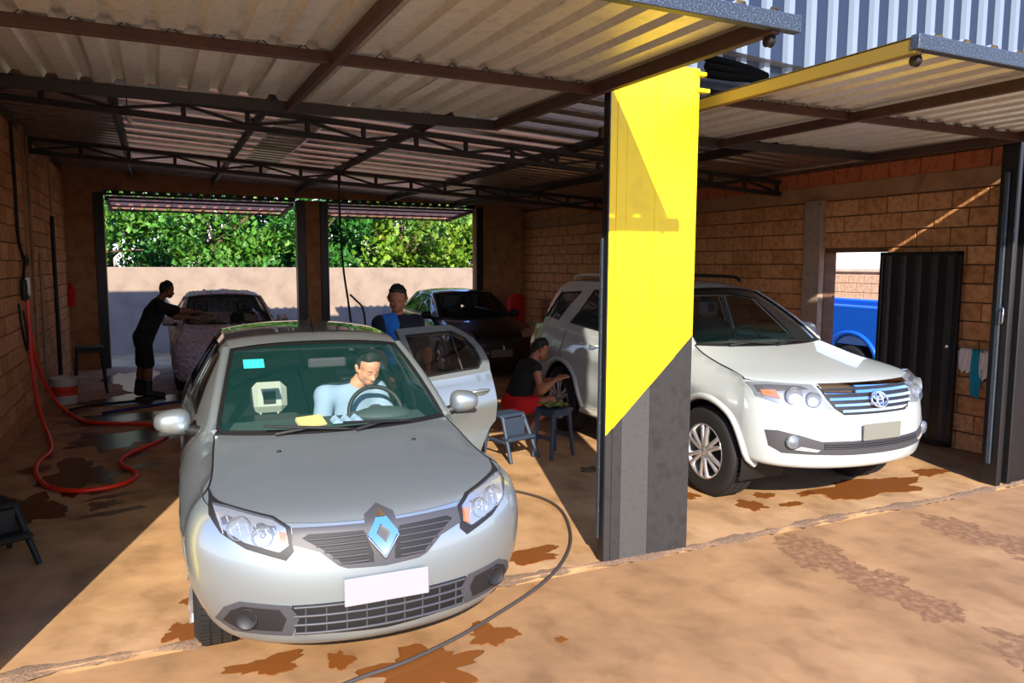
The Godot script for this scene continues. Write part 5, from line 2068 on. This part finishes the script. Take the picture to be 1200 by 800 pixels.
func pickup() -> void:
	var t := thing("pickup_truck", "blue pickup truck parked in the yard beyond the doorway", "truck", Vector3(9.6, 0, -8.15))
	# side profile in (z, y); the wheel at z = 0
	var arch := []
	for k in 17:
		var a := PI * k / 16
		arch.append(Vector2(cos(a) * 0.47, 0.42 + sin(a) * 0.5))
	var bed := P2([1.0, 0.55, 1.0, 1.32, -2.0, 1.35, -2.0, 0.5, -0.47, 0.5])
	arch.reverse()
	for q in arch:
		bed.append(q)
	bed.append(Vector2(0.47, 0.55))
	for x in [0.0, 1.72]:
		var b := MB.new()
		b.prism(bed, 0.08, Transform3D(Basis(Vector3.BACK, Vector3.UP, Vector3.RIGHT), Vector3(x, 0, 0)))
		var o := obj("bed_side", b, M.blue_car, t)
		b = MB.new()
		var path := []
		for k in 25:
			var a := PI * k / 24
			path.append(Vector3(x + (0.0 if x == 0.0 else 0.08), 0.42 + sin(a) * 0.54, cos(a) * 0.51))
		b.tube(path, 0.04, 8)
		obj("wheel_arch", b, M.blue_car, o)
		b = MB.new()
		b.tube([Vector3(x + 0.04, 1.33, 1.0), Vector3(x + 0.04, 1.36, -2.0)], 0.045, 8)
		obj("bed_rail", b, M.blue_car, o)
	var b := MB.new()
	b.box(Vector3(0.9, 0.75, -0.5), Vector3(1.66, 0.05, 2.98))
	b.box(Vector3(0.9, 1.0, -1.98), Vector3(1.66, 0.62, 0.05))
	b.box(Vector3(0.9, 0.62, -0.5), Vector3(1.1, 0.25, 2.9))
	obj("cargo_bed", b, M.black, t)
	b = MB.new()
	b.box(Vector3(0.9, 0.98, 1.03), Vector3(1.74, 0.68, 0.07), Basis(), 0.02)
	obj("tailgate", b, M.blue_car, t)
	b = MB.new()
	b.prism(P2([-2.04, 0.45, -2.04, 1.36, -2.22, 1.80, -3.3, 1.80, -4.0, 1.25, -5.2, 1.12, -5.3, 0.5]), 1.8, Transform3D(Basis(Vector3.BACK, Vector3.UP, Vector3.RIGHT), Vector3(0, 0, 0)))
	obj("cab", b, M.blue_car, t)
	b = MB.new()
	for x in [-0.006, 1.806]:
		b.face([Vector3(x, 1.30, -2.2), Vector3(x, 1.72, -2.32), Vector3(x, 1.72, -3.2), Vector3(x, 1.28, -3.8)], Vector3(signf(x - 0.5), 0, 0))
	obj("side_window", b, M.tint, t)
	for z in [0.0, -4.3]:
		for x in [0.12, 1.68]:
			wheel(t, Vector3(x, 0.38, z), -1.0 if x < 1 else 1.0, 0.38, 0.24, 0.24, true)

func step_stool(label: String, at: Vector3, yaw: float, w: float, h: float, mat: Material, two: bool) -> void:
	var t := thing("step_stool", label, "stool", at, yaw, "")
	var b := MB.new()
	b.box(Vector3(0, h - 0.02, -0.05 if two else 0.0), Vector3(w, 0.04, w * 0.72 if two else w), Basis(), 0.015)
	obj("seat", b, mat, t)
	for sx in [-1.0, 1.0]:
		for sz in [-1.0, 1.0]:
			b = MB.new()
			var top := Vector3(sx * (w / 2 - 0.03), h - 0.03, sz * (w * 0.33) - (0.05 if two else 0.0))
			var low := Vector3(sx * (w / 2 + 0.02), 0.0, sz * w * 0.42 + (0.12 if two and sz > 0 else -0.05 if two else 0.0))
			b.tube([top, top.lerp(low, 0.5), low + Vector3(0, 0.012, 0)], [0.024, 0.022, 0.018], 8)
			obj("leg", b, mat, t)
	for sx in [-1.0, 1.0]:
		b = MB.new()
		b.box(Vector3(sx * (w / 2 - 0.005), h * 0.42, 0.0), Vector3(0.025, 0.035, w * 0.8), Basis(), 0.008)
		obj("brace", b, mat, t)
	if two:
		b = MB.new()
		b.box(Vector3(0, h * 0.5, w * 0.46), Vector3(w * 1.08, 0.04, w * 0.42), Basis(), 0.015)
		b.box(Vector3(0, h * 0.72, w * 0.26), Vector3(w * 0.8, h * 0.4, 0.02), Basis(), 0.006)
		obj("lower_step", b, mat, t)
	else:
		b = MB.new()
		b.box(Vector3(0, h - 0.055, 0), Vector3(w * 0.9, 0.05, w * 0.9), Basis(), 0.01)
		obj("apron", b, mat, t)

func hose(called: String, label: String, pts: Array, r: float, mat: Material, cat := "hose") -> void:
	var b := MB.new()
	b.tube(smooth_path(pts, 8), r, 10)
	tag(obj(called, b, mat), label, cat)

func tree(label: String, at: Vector3, h: float, rad: float, leaves: int, kind: int, sd: int, lean := 0.0) -> void:
	rng.seed = sd
	var t := thing("tree", label, "tree", at, 0.0, "trees beyond the boundary wall")
	var b := MB.new()
	var pts := [Vector3(0, -0.5, 0), Vector3(lean * 0.3, h * 0.25, 0.05), Vector3(lean * 0.7, h * 0.5, -0.05), Vector3(lean, h * 0.75, 0.0)]
	b.tube(smooth_path(pts), range(19).map(func(i): return lerpf(0.16, 0.06, i / 18.0)), 10)
	var tips := []
	for k in 9:
		var a := TAU * k / 9 + rng.randf() * 0.6
		var p := Vector3(lean * 0.6, h * rng.randf_range(0.3, 0.6), 0)
		var q := p + Vector3(cos(a) * rad * rng.randf_range(0.4, 0.8), h * rng.randf_range(0.05, 0.3), sin(a) * rad * rng.randf_range(0.4, 0.8))
		b.tube([p, p.lerp(q, 0.5) + Vector3(0, 0.15, 0), q], [0.06, 0.04, 0.015], 6)
		tips.append(q)
	obj("trunk", b, M.bark, t)
	var leaf := MB.new()
	for f in [[Vector3(0, 0, 0), Vector3(-0.4, 0.5, 0.12), Vector3(0, 1.1, 0)], [Vector3(0, 0, 0), Vector3(0, 1.1, 0), Vector3(0.4, 0.5, 0.12)]]:
		leaf.face(f, (f[1] - f[0]).cross(f[2] - f[0]).normalized() * -1.0)
	var mm := MultiMesh.new()
	mm.transform_format = MultiMesh.TRANSFORM_3D
	mm.use_colors = true
	mm.mesh = leaf.mesh()
	mm.instance_count = leaves
	var clumps := []
	for k in 46:
		var d := Vector3(rng.randf_range(-1, 1), rng.randf_range(-0.95, 1), rng.randf_range(-1, 1)).normalized() * pow(rng.randf(), 0.45)
		clumps.append([Vector3(lean, h * 0.55, 0) + d * Vector3(rad, h * 0.52, rad), rng.randf_range(0.3, 0.75), rng.randf()])
	for i in leaves:
		var c: Array = clumps[rng.randi() % clumps.size()]
		var d := Vector3(rng.randfn(), rng.randfn(), rng.randfn()).normalized() * pow(rng.randf(), 0.4)
		var p: Vector3 = c[0] + d * c[1]
		var s := rng.randf_range(0.12, 0.24)
		var bs := Basis.from_euler(Vector3(rng.randf_range(-1.2, 1.2) + 0.9, rng.randf() * TAU, rng.randf_range(-0.5, 0.5))).scaled(Vector3.ONE * s)
		mm.set_instance_transform(i, Transform3D(bs, p))
		var v: float = lerpf(0.55, 1.0, rng.randf()) * lerpf(0.65, 1.0, c[2])
		mm.set_instance_color(i, Color(0.20 * v * lerpf(0.8, 1.5, rng.randf()), 0.40 * v, 0.08 * v))
	var mi := MultiMeshInstance3D.new()
	mi.name = "crown"
	mi.multimesh = mm
	mi.material_override = M["leaf%d" % kind]
	mi.set_meta("kind", "stuff")
	t.add_child(mi)

func people() -> void:
	# the one who washes the car covered in suds
	var p := thing("person", "person in black t-shirt, shorts and boots leaning over the soapy car", "person", Vector3(-0.2, 0, -12.2))
	person(p, {
		"pelvis": Vector3(-0.02, 0.90, 0), "chest": Vector3(0.13, 1.24, -0.04), "neck": Vector3(0.22, 1.45, -0.05), "head": Vector3(0.32, 1.575, -0.05), "look": Vector3(0.92, -0.22, -0.25), "up": Vector3(0.2, 1, 0),
		"shoulder_r": Vector3(0.2, 1.36, 0.13), "elbow_r": Vector3(0.50, 1.27, 0.03), "wrist_r": Vector3(0.76, 1.24, -0.14), "palm_r": Vector3(0.9, -0.25, -0.4), "back_r": Vector3(0.2, 1, 0.1),
		"shoulder_l": Vector3(0.19, 1.37, -0.23), "elbow_l": Vector3(0.42, 1.17, -0.33), "wrist_l": Vector3(0.66, 1.14, -0.38), "palm_l": Vector3(0.9, -0.3, -0.1), "back_l": Vector3(0.2, 1, -0.1),
		"hip_r": Vector3(-0.03, 0.85, 0.11), "knee_r": Vector3(0.02, 0.47, 0.12), "ankle_r": Vector3(0.0, 0.09, 0.1), "toe_r": Vector3(0.2, 0.045, 0.08),
		"hip_l": Vector3(-0.02, 0.85, -0.11), "knee_l": Vector3(-0.06, 0.46, -0.13), "ankle_l": Vector3(-0.13, 0.09, -0.14), "toe_l": Vector3(0.06, 0.045, -0.16),
	}, M.skin_dark, M.hair, {"shirt": M.cloth_black, "shorts": M.cloth_black, "short_len": 0.85, "sleeve": 0.75, "boots": M.black})
	# the one behind the open rear door
	p = thing("person", "person in black and blue shirt standing behind the open car door", "person", Vector3(2.04, 0, -6.9))
	person(p, {
		"pelvis": Vector3(0.02, 0.93, 0), "chest": Vector3(0.0, 1.30, 0.02), "neck": Vector3(0.0, 1.50, 0.03), "head": Vector3(-0.01, 1.645, 0.07), "look": Vector3(-0.35, -0.30, 0.9), "up": Vector3(0, 1, 0.15),
		"shoulder_r": Vector3(-0.17, 1.42, 0.05), "elbow_r": Vector3(-0.22, 1.13, 0.16), "wrist_r": Vector3(-0.2, 0.98, 0.38),
		"shoulder_l": Vector3(0.19, 1.42, 0.0), "elbow_l": Vector3(0.27, 1.13, 0.08), "wrist_l": Vector3(0.2, 1.0, 0.3),
		"hip_r": Vector3(-0.1, 0.88, 0), "knee_r": Vector3(-0.12, 0.48, 0.03), "ankle_r": Vector3(-0.12, 0.08, -0.02), "toe_r": Vector3(-0.14, 0.04, 0.16),
		"hip_l": Vector3(0.12, 0.88, 0), "knee_l": Vector3(0.13, 0.48, 0.03), "ankle_l": Vector3(0.14, 0.08, -0.03), "toe_l": Vector3(0.17, 0.04, 0.15),
	}, M.skin_mid, M.hair, {"shirt": M.cloth_navy, "shorts": M.cloth_navy, "sleeve": 0.7, "boots": M.black})
	var b := MB.new()
	flesh(b, [[Vector3(-0.075, 1.40, 0.085), Vector3(-0.08, 1.1, 0.085), 0.088, 0.09], [Vector3(-0.05, 1.465, 0.055), Vector3(-0.17, 1.43, 0.055), 0.062, 0.072]], 0.012, 0.03)
	obj("blue_shirt_panel", b, M.cloth_blue, p)
	# the one who crouches at the rear wheel of the white car
	p = thing("person", "crouching person in dark vest and red shorts scrubbing a wheel", "person", Vector3(3.66, 0, -7.72))
	person(p, {
		"pelvis": Vector3(0.02, 0.40, 0), "chest": Vector3(0.16, 0.70, 0.0), "neck": Vector3(0.25, 0.87, 0.0), "head": Vector3(0.34, 0.99, 0.02), "look": Vector3(0.85, -0.45, 0.2), "up": Vector3(0.35, 1, 0),
		"shoulder_r": Vector3(0.21, 0.80, 0.16), "elbow_r": Vector3(0.22, 0.56, 0.27), "wrist_r": Vector3(0.37, 0.69, 0.36), "palm_r": Vector3(0.7, 0.25, 0.1), "back_r": Vector3(0, 1, 0.3),
		"shoulder_l": Vector3(0.22, 0.80, -0.16), "elbow_l": Vector3(0.32, 0.56, -0.12), "wrist_l": Vector3(0.42, 0.64, 0.06), "palm_l": Vector3(0.7, 0.1, 0.2), "back_l": Vector3(0, 1, -0.3),
		"hip_r": Vector3(0.03, 0.37, 0.1), "knee_r": Vector3(0.38, 0.42, 0.2), "ankle_r": Vector3(0.12, 0.09, 0.18), "toe_r": Vector3(0.29, 0.04, 0.2),
		"hip_l": Vector3(0.03, 0.37, -0.1), "knee_l": Vector3(0.36, 0.36, -0.2), "ankle_l": Vector3(0.06, 0.09, -0.18), "toe_l": Vector3(0.23, 0.04, -0.2),
	}, M.skin_mid, M.hair, {"shirt": M.cloth_black, "shorts": M.cloth_red, "sleeve": 0.0, "short_len": 0.45})
	# the one in the driver's seat of the silver car
	p = thing("person", "person in pale blue shirt sitting in the silver car", "person", Vector3(0.908, 0, -3.297), -0.0275)
	person(p, {
		"pelvis": Vector3(0.34, 0.58, -2.1), "chest": Vector3(0.27, 0.93, -2.14), "neck": Vector3(0.31, 1.10, -2.06), "head": Vector3(0.385, 1.225, -2.0), "look": Vector3(0.25, -0.42, 0.85), "up": Vector3(0.15, 1, 0.3),
		"shoulder_r": Vector3(0.09, 1.04, -2.06), "elbow_r": Vector3(0.02, 0.85, -1.86), "wrist_r": Vector3(0.16, 0.94, -1.68), "palm_r": Vector3(0.5, 0.1, 0.5),
		"shoulder_l": Vector3(0.47, 1.04, -2.14), "elbow_l": Vector3(0.56, 0.82, -2.0), "wrist_l": Vector3(0.50, 0.90, -1.84), "palm_l": Vector3(-0.2, 0.3, 0.6),
		"hip_r": Vector3(0.25, 0.57, -2.05), "knee_r": Vector3(0.22, 0.66, -1.68), "ankle_r": Vector3(0.24, 0.36, -1.48), "toe_r": Vector3(0.24, 0.34, -1.35),
		"hip_l": Vector3(0.44, 0.57, -2.05), "knee_l": Vector3(0.48, 0.66, -1.68), "ankle_l": Vector3(0.46, 0.36, -1.48), "toe_l": Vector3(0.46, 0.34, -1.35),
	}, M.skin_light, M.hair, {"shirt": M.cloth_pale, "shorts": M.cloth_navy, "sleeve": 0.85})

func props() -> void:
	var b: MB
	hose("water_hose", "bright red hose looping from the wall tap over the floor", [Vector3(-1.44, 1.58, -10.68), Vector3(-1.43, 1.2, -10.66), Vector3(-1.42, 0.8, -10.62), Vector3(-1.38, 0.4, -10.5), Vector3(-1.28, 0.1, -10.15), Vector3(-1.19, 0.026, -9.8), Vector3(-1.08, 0.026, -9.0), Vector3(-1.13, 0.026, -8.47), Vector3(-1.08, 0.026, -7.96), Vector3(-0.91, 0.026, -7.46), Vector3(-0.64, 0.026, -7.25), Vector3(-0.35, 0.026, -7.34), Vector3(-0.25, 0.026, -7.65), Vector3(-0.40, 0.026, -8.1), Vector3(-0.34, 0.026, -8.5), Vector3(-0.08, 0.026, -8.95), Vector3(0.03, 0.026, -9.5), Vector3(-0.15, 0.026, -9.95), Vector3(-0.5, 0.026, -10.2), Vector3(-0.85, 0.026, -10.45), Vector3(-1.08, 0.026, -11.05), Vector3(-1.25, 0.15, -11.3), Vector3(-1.36, 0.45, -11.1), Vector3(-1.41, 0.8, -10.85), Vector3(-1.43, 1.15, -10.72)], 0.021, M.red_hose)
	hose("pressure_hose", "thin grey hose curving over the floor past the silver car", [Vector3(2.0, 0.012, -6.0), Vector3(2.45, 0.012, -5.95), Vector3(2.72, 0.012, -5.78), Vector3(2.88, 0.012, -5.42), Vector3(2.83, 0.012, -5.01), Vector3(2.56, 0.012, -4.45), Vector3(2.14, 0.012, -4.0), Vector3(1.51, 0.012, -3.62), Vector3(1.06, 0.012, -3.43), Vector3(0.75, 0.012, -3.36), Vector3(0.4, 0.012, -3.2), Vector3(-0.1, 0.012, -2.6)], 0.011, M.grey_hose)
	hose("blue_hose", "dark blue hose lying on the wet floor near the boots", [Vector3(-0.72, 0.024, -11.0), Vector3(-0.5, 0.024, -11.15), Vector3(-0.2, 0.024, -11.3), Vector3(0.15, 0.024, -11.5), Vector3(0.3, 0.024, -11.45)], 0.02, M.blue_hose)
	hose("black_hose", "black hose lying on the wet floor by the bucket", [Vector3(-1.2, 0.015, -11.4), Vector3(-0.9, 0.015, -11.75), Vector3(-0.5, 0.015, -11.85), Vector3(-0.1, 0.015, -11.95)], 0.014, M.black)
	hose("hanging_hose", "black washing hose with lance hanging from the roof", [Vector3(2.55, 3.4, -11.6), Vector3(2.56, 2.6, -11.62), Vector3(2.60, 1.9, -11.62), Vector3(2.66, 1.4, -11.6), Vector3(2.70, 1.0, -11.6), Vector3(2.68, 0.7, -11.55)], 0.016, M.black)
	hose("washing_lance", "black bent pressure lance beside the hanging hose", [Vector3(2.62, 1.52, -11.3), Vector3(2.72, 1.42, -11.3), Vector3(2.80, 1.33, -11.3), Vector3(2.84, 1.15, -11.3), Vector3(2.85, 0.85, -11.3), Vector3(2.85, 0.5, -11.3), Vector3(2.88, 0.026, -11.3)], 0.015, M.black, "lance")
	# tap, pipes and cable on the left wall
	var t := thing("wall_tap", "tap with grey filter on the left block wall above the red hose", "tap", Vector3(LEFT, 1.62, -10.68))
	b = MB.new()
	b.tube([Vector3(0.0, 0, 0), Vector3(0.06, 0, 0), Vector3(0.07, -0.08, 0)], 0.018, 8)
	obj("spout", b, M.dark_metal, t)
	b = MB.new()
	b.lathe([Vector2(0, 0.1), Vector2(0.035, 0.09), Vector2(0.04, 0.0), Vector2(0.035, -0.14), Vector2(0, -0.16)], 20, Transform3D(Basis(), Vector3(0.06, 0.06, 0.16)))
	obj("filter", b, M.black_plastic, t)
	b = MB.new()
	b.lathe([Vector2(0, 0.12), Vector2(0.03, 0.11), Vector2(0.032, -0.1), Vector2(0, -0.11)], 20, Transform3D(Basis(), Vector3(0.05, 0.06, -0.16)))
	obj("white_canister", b, M.tube_white, t)
	hose("wall_cable", "black cable running down the left wall to a coil", [Vector3(LEFT + 0.03, 3.6, -10.5), Vector3(LEFT + 0.03, 2.9, -10.55), Vector3(LEFT + 0.03, 2.3, -10.55), Vector3(LEFT + 0.04, 2.05, -10.75), Vector3(LEFT + 0.05, 1.95, -10.95), Vector3(LEFT + 0.05, 2.05, -11.0), Vector3(LEFT + 0.05, 2.0, -10.8), Vector3(LEFT + 0.03, 1.7, -10.66)], 0.018, M.black, "cable")
	hose("cable_loop", "dark loop of cable hanging by the wall tap", [Vector3(LEFT + 0.03, 1.5, -10.3), Vector3(LEFT + 0.05, 1.25, -10.25), Vector3(LEFT + 0.06, 1.0, -10.4), Vector3(LEFT + 0.06, 0.95, -10.5), Vector3(LEFT + 0.05, 1.15, -10.6), Vector3(LEFT + 0.03, 1.4, -10.6)], 0.014, M.stool_dark, "cable")
	hose("drain_pipe", "slim pale conduit up the left wall behind the tap", [Vector3(LEFT + 0.03, 3.6, -11.62), Vector3(LEFT + 0.03, 0.3, -11.62)], 0.018, M.plaster, "pipe")
	hose("water_pipe", "white and grey pipe standing against the left wall", [Vector3(LEFT + 0.03, 2.1, -12.3), Vector3(LEFT + 0.03, 1.6, -12.3), Vector3(LEFT + 0.03, 0.2, -12.3)], 0.02, M.concrete, "pipe")
	hose("black_pipe", "black vertical pipe at the far end of the left wall", [Vector3(LEFT + 0.04, 2.7, -13.8), Vector3(LEFT + 0.04, 0.2, -13.8)], 0.03, M.black, "pipe")
	b = MB.new()
	b.lathe([Vector2(0, 0.0), Vector2(0.055, 0.0), Vector2(0.06, 0.02), Vector2(0.06, 0.34), Vector2(0.03, 0.4), Vector2(0.02, 0.45), Vector2(0, 0.45)], 20, Transform3D(Basis(), Vector3(LEFT + 0.058, 1.18, BACK + 0.2)))
	tag(obj("fire_extinguisher", b, M.cloth_red), "small red cylinder hung in the far left corner", "extinguisher")
	# bucket
	t = thing("bucket", "white plastic bucket with orange band against the left wall", "bucket", Vector3(-1.24, 0, -12.1))
	b = MB.new()
	b.lathe([Vector2(0.0, 0.004), Vector2(0.13, 0.004), Vector2(0.138, 0.01), Vector2(0.165, 0.35), Vector2(0.175, 0.35), Vector2(0.175, 0.375), Vector2(0.16, 0.375), Vector2(0.13, 0.03), Vector2(0.0, 0.02)], 32)
	obj("pail", b, M.bucket, t)
	b = MB.new()
	b.lathe([Vector2(0.149, 0.13), Vector2(0.1505, 0.13), Vector2(0.161, 0.26), Vector2(0.1595, 0.26)], 32)
	obj("orange_band", b, M.bucket_band, t)
	b = MB.new()
	b.tube(smooth_path([Vector3(-0.172, 0.34, 0), Vector3(-0.15, 0.25, 0.12), Vector3(0, 0.19, 0.2), Vector3(0.15, 0.25, 0.12), Vector3(0.172, 0.34, 0)]), 0.004, 6)
	obj("handle", b, M.dark_metal, t)
	# stools
	step_stool("black plastic stool in the dark far left corner", Vector3(-0.98, 0, -12.9), 0.1, 0.38, 0.72, M.stool_dark, false)
	step_stool("slate blue two-step plastic stool beside the crouching person", Vector3(3.22, 0, -6.88), 0.25, 0.33, 0.46, M.stool_blue, true)
	step_stool("dark square plastic stool with a khaki cloth on its seat", Vector3(3.64, 0, -6.70), 0.35, 0.30, 0.52, M.stool_blue, false)
	step_stool("dark green plastic step stool near the left edge", Vector3(-1.08, 0, -5.75), 0.5, 0.36, 0.40, M.stool_dark, true)
	b = MB.new()
	var rows := []
	for i in 13:
		var row := PackedVector3Array()
		for j in 13:
			var x := (i / 12.0 - 0.5) * 0.27
			var z := (j / 12.0 - 0.5) * 0.25
			row.append(Vector3(3.64 + x, 0.528 + 0.02 * sin(i * 1.1) * cos(j * 0.9) + 0.02 + 0.006, -6.70 + z))
		rows.append(row)
	b.grid(rows, Vector3(3.64, 0, -6.70))
	tag(obj("cleaning_cloth", b, M.khaki), "olive khaki cloth lying on the square stool", "cloth")
	b = MB.new()
	rows = []
	for i in 11:
		var row := PackedVector3Array()
		for j in 9:
			row.append(Vector3(3.12 + i * 0.022, 0.012 + 0.02 * absf(sin(i * 0.9 + j)), -7.75 + j * 0.025))
		rows.append(row)
	b.grid(rows, Vector3(3.2, -1, -7.7))
	tag(obj("cleaning_cloth", b, M.cloth_white), "small white rag on the sunlit floor near the stools", "cloth")
	# things lying on the silver car's dashboard
	var car_at := Transform3D(Basis(Vector3.UP, -0.0275), Vector3(0.908, 0, -3.297))
	b = MB.new()
	b.box(car_at * Vector3(-0.12, 1.0, -1.36), Vector3(0.17, 0.03, 0.1), Basis(Vector3.UP, 0.3) * Basis(Vector3.RIGHT, 0.5), 0.004)
	tag(obj("paper_folder", b, M.manila), "pale yellow folder of papers on the silver car's dashboard", "papers")
	b = MB.new()
	rows = []
	for i in 13:
		var row := PackedVector3Array()
		for j in 11:
			row.append(car_at * Vector3(-0.0 + i * 0.016, 0.995 + 0.03 * absf(sin(i * 0.8) * cos(j * 1.1)), -1.40 + j * 0.012))
		rows.append(row)
	b.grid(rows, car_at * Vector3(0.1, 0.6, -1.36))
	tag(obj("dashboard_cloth", b, M.cloth_pale), "crumpled pale blue cloth on the silver car's dashboard", "cloth")
	# fluorescent tube
	t = thing("tube_lamp", "unlit white fluorescent tube under the roof on the left", "lamp", Vector3(-0.2, 3.43, -8.55))
	b = MB.new()
	b.tube([Vector3(0, 0.03, -0.45), Vector3(0, -0.05, 0.45)], 0.028, 12)
	obj("tube", b, M.tube_white, t)
	b = MB.new()
	for z in [-0.45, 0.45]:
		b.box(Vector3(0, -0.01 * signf(z) * 4, z), Vector3(0.05, 0.05, 0.05), Basis(), 0.006)
		b.tube([Vector3(0, 0, z), Vector3(0, 0.13, z)], 0.006, 6)
	obj("holder", b, M.iron, t)
	# red container beyond the dark car
	t = thing("red_drum", "red plastic container by the right wall behind the dark car", "container", Vector3(7.22, 0, -15.1))
	b = MB.new()
	b.lathe([Vector2(0, 0), Vector2(0.17, 0), Vector2(0.19, 0.05), Vector2(0.19, 1.22), Vector2(0.14, 1.32), Vector2(0, 1.34)], 28)
	obj("drum", b, M.cloth_red, t)
	# blue cloth on the dark car's bonnet edge
	# water and mud on the floor
	var wet := [
		[5.72, -4.56, 0.62, 0.22, "large wet patch in front of the white car", false], [6.68, -4.68, 0.22, 0.1, "wet patch near the right post", false], [4.38, -4.62, 0.12, 0.13, "wet blotch by the white car's front wheel", false],
		[4.68, -4.78, 0.1, 0.07, "small wet blotch beside the white car's tyre", false], [4.72, -4.5, 0.12, 0.05, "thin wet blotch before the white car's bumper", false], [5.05, -4.66, 0.1, 0.05, "small wet blotch under the white car's bumper", false],
		[4.05, -5.05, 0.1, 0.1, "wet blotch right of the yellow pillar", false], [0.06, -4.25, 0.11, 0.12, "wet patch beside the silver car's front tyre", false], [0.42, -3.72, 0.16, 0.09, "wet patch under the silver car's nose, left", false],
		[0.75, -3.62, 0.06, 0.09, "narrow wet blotch under the silver car's nose", false], [1.12, -3.36, 0.27, 0.2, "largest wet patch before the silver car, reflecting its bumper", false], [1.55, -3.55, 0.12, 0.12, "dark wet patch near the silver car's right corner", false],
		[2.2, -4.42, 0.27, 0.12, "wet patch between silver car and yellow pillar", false], [1.87, -3.33, 0.03, 0.03, "small round wet spot on the sunlit apron", false], [0.1, -4.62, 0.05, 0.05, "small wet spot beside the silver car", false],
		[-0.75, -7.9, 0.28, 0.55, "dark wet patch inside the red hose loop", true], [-0.5, -9.4, 0.55, 0.45, "dark puddle behind the red hose loop", true], [-0.35, -10.6, 0.85, 0.35, "dark puddle along the red hose", true], [-1.1, -6.9, 0.28, 0.5, "dark wet streak by the left wall", true],
		[-0.3, -12.0, 0.9, 0.5, "puddle round the boots of the person at the soapy car", true], [-0.45, -14.3, 0.4, 1.1, "shiny wet floor near the left rear opening", true],
		[3.75, -6.1, 0.13, 0.1, "wet blotch in the pillar's shade", true],
	]
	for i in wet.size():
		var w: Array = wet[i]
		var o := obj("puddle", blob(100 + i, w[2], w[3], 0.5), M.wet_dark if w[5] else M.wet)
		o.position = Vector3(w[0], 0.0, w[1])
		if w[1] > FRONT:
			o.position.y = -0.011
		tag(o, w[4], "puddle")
	var damp := MB.new()
	for i in 22:
		var f := blob(300 + i, rng.randf_range(0.06, 0.24), rng.randf_range(0.04, 0.14), 0.6)
		var xf := Transform3D(Basis(Vector3.UP, rng.randf() * 0.8), Vector3(rng.randf_range(-1.2, 0.0), -0.0015 - 0.00002 * i, -6.6 - i * 0.24))
		for k in f.v.size():
			f.v[k] = xf * f.v[k]
			f.n[k] = Vector3.UP
		damp._put(f.v, f.n, f.ix, false)
	tag(obj("damp_streaks", damp, M.damp), "small damp streaks scattered over the shaded floor along the left wall", "stain", "", "stuff")
	var mud := [[4.05, -3.28, 0.16, 0.62, "long muddy tyre track on the apron"], [3.95, -1.7, 0.2, 0.6, "near end of the muddy track on the apron"], [5.45, -3.3, 0.17, 0.5, "muddy smear right on the apron"]]
	for i in mud.size():
		var mb := MB.new()
		for k in int(46 * mud[i][3] / 0.6):
			var f := blob(400 + i * 100 + k, rng.randf_range(0.03, 0.11), rng.randf_range(0.05, 0.2), 0.6)
			var dx: float = rng.randfn() * 0.45 * mud[i][2]
			var dz: float = rng.randf_range(-1, 1) * mud[i][3]
			var xf := Transform3D(Basis(Vector3.UP, rng.randf_range(-0.5, 0.5)), Vector3(dx, 0.0005 - 0.00001 * k, dz))
			for q in f.v.size():
				f.v[q] = xf * (f.v[q] * Vector3(1, 0.3, 1))
				f.n[q] = Vector3.UP
			mb._put(f.v, f.n, f.ix, false)
		var o := obj("mud_patch", mb, M.dirt)
		o.position = Vector3(mud[i][0], -0.0121, mud[i][1])
		tag(o, mud[i][4], "mud")

func _ready() -> void:
	rng.seed = 7
	make_materials()
	frame()
	build_place()
	silver_car()
	white_car()
	back_car("grey car covered in soap suds at the left rear opening", Vector3(1.02, 0, -11.85), 0.0, M.foam_car, M.screen2, true)
	back_car("dark brown hatchback parked at the rear of the right bay", Vector3(5.35, 0, -11.75), -0.02, M.dark_car, M.screen2, false)
	pickup()
	people()
	props()
	tree("slender pale trunk tree with loose green crown", Vector3(1.62, -0.4, -25.2), 6.0, 2.3, 6500, 0, 301, 0.2)
	tree("bushy mid green tree behind the left end of boundary wall", Vector3(-2.2, -0.4, -24.8), 5.0, 2.4, 6500, 0, 302)
	tree("dark green tree behind the middle of boundary wall", Vector3(4.6, -0.4, -25.6), 5.6, 2.5, 6500, 1, 303)
	tree("yellow green tree right of the rear column", Vector3(7.6, -0.4, -25.0), 5.2, 2.2, 6500, 2, 304)
	tree("bright green tree at the right end of the view over the wall", Vector3(11.2, -0.4, -24.9), 5.4, 2.2, 6500, 2, 305, -0.2)
	for k in 7:
		tree("dense dark tree in the row farther behind the wall, number %s from left" % ["one", "two", "three", "four", "five", "six", "seven"][k], Vector3(-4.5 + k * 3.0, -0.4, -28.6 - (k % 2) * 1.6), 6.5, 2.8, 9000, 1, 320 + k)
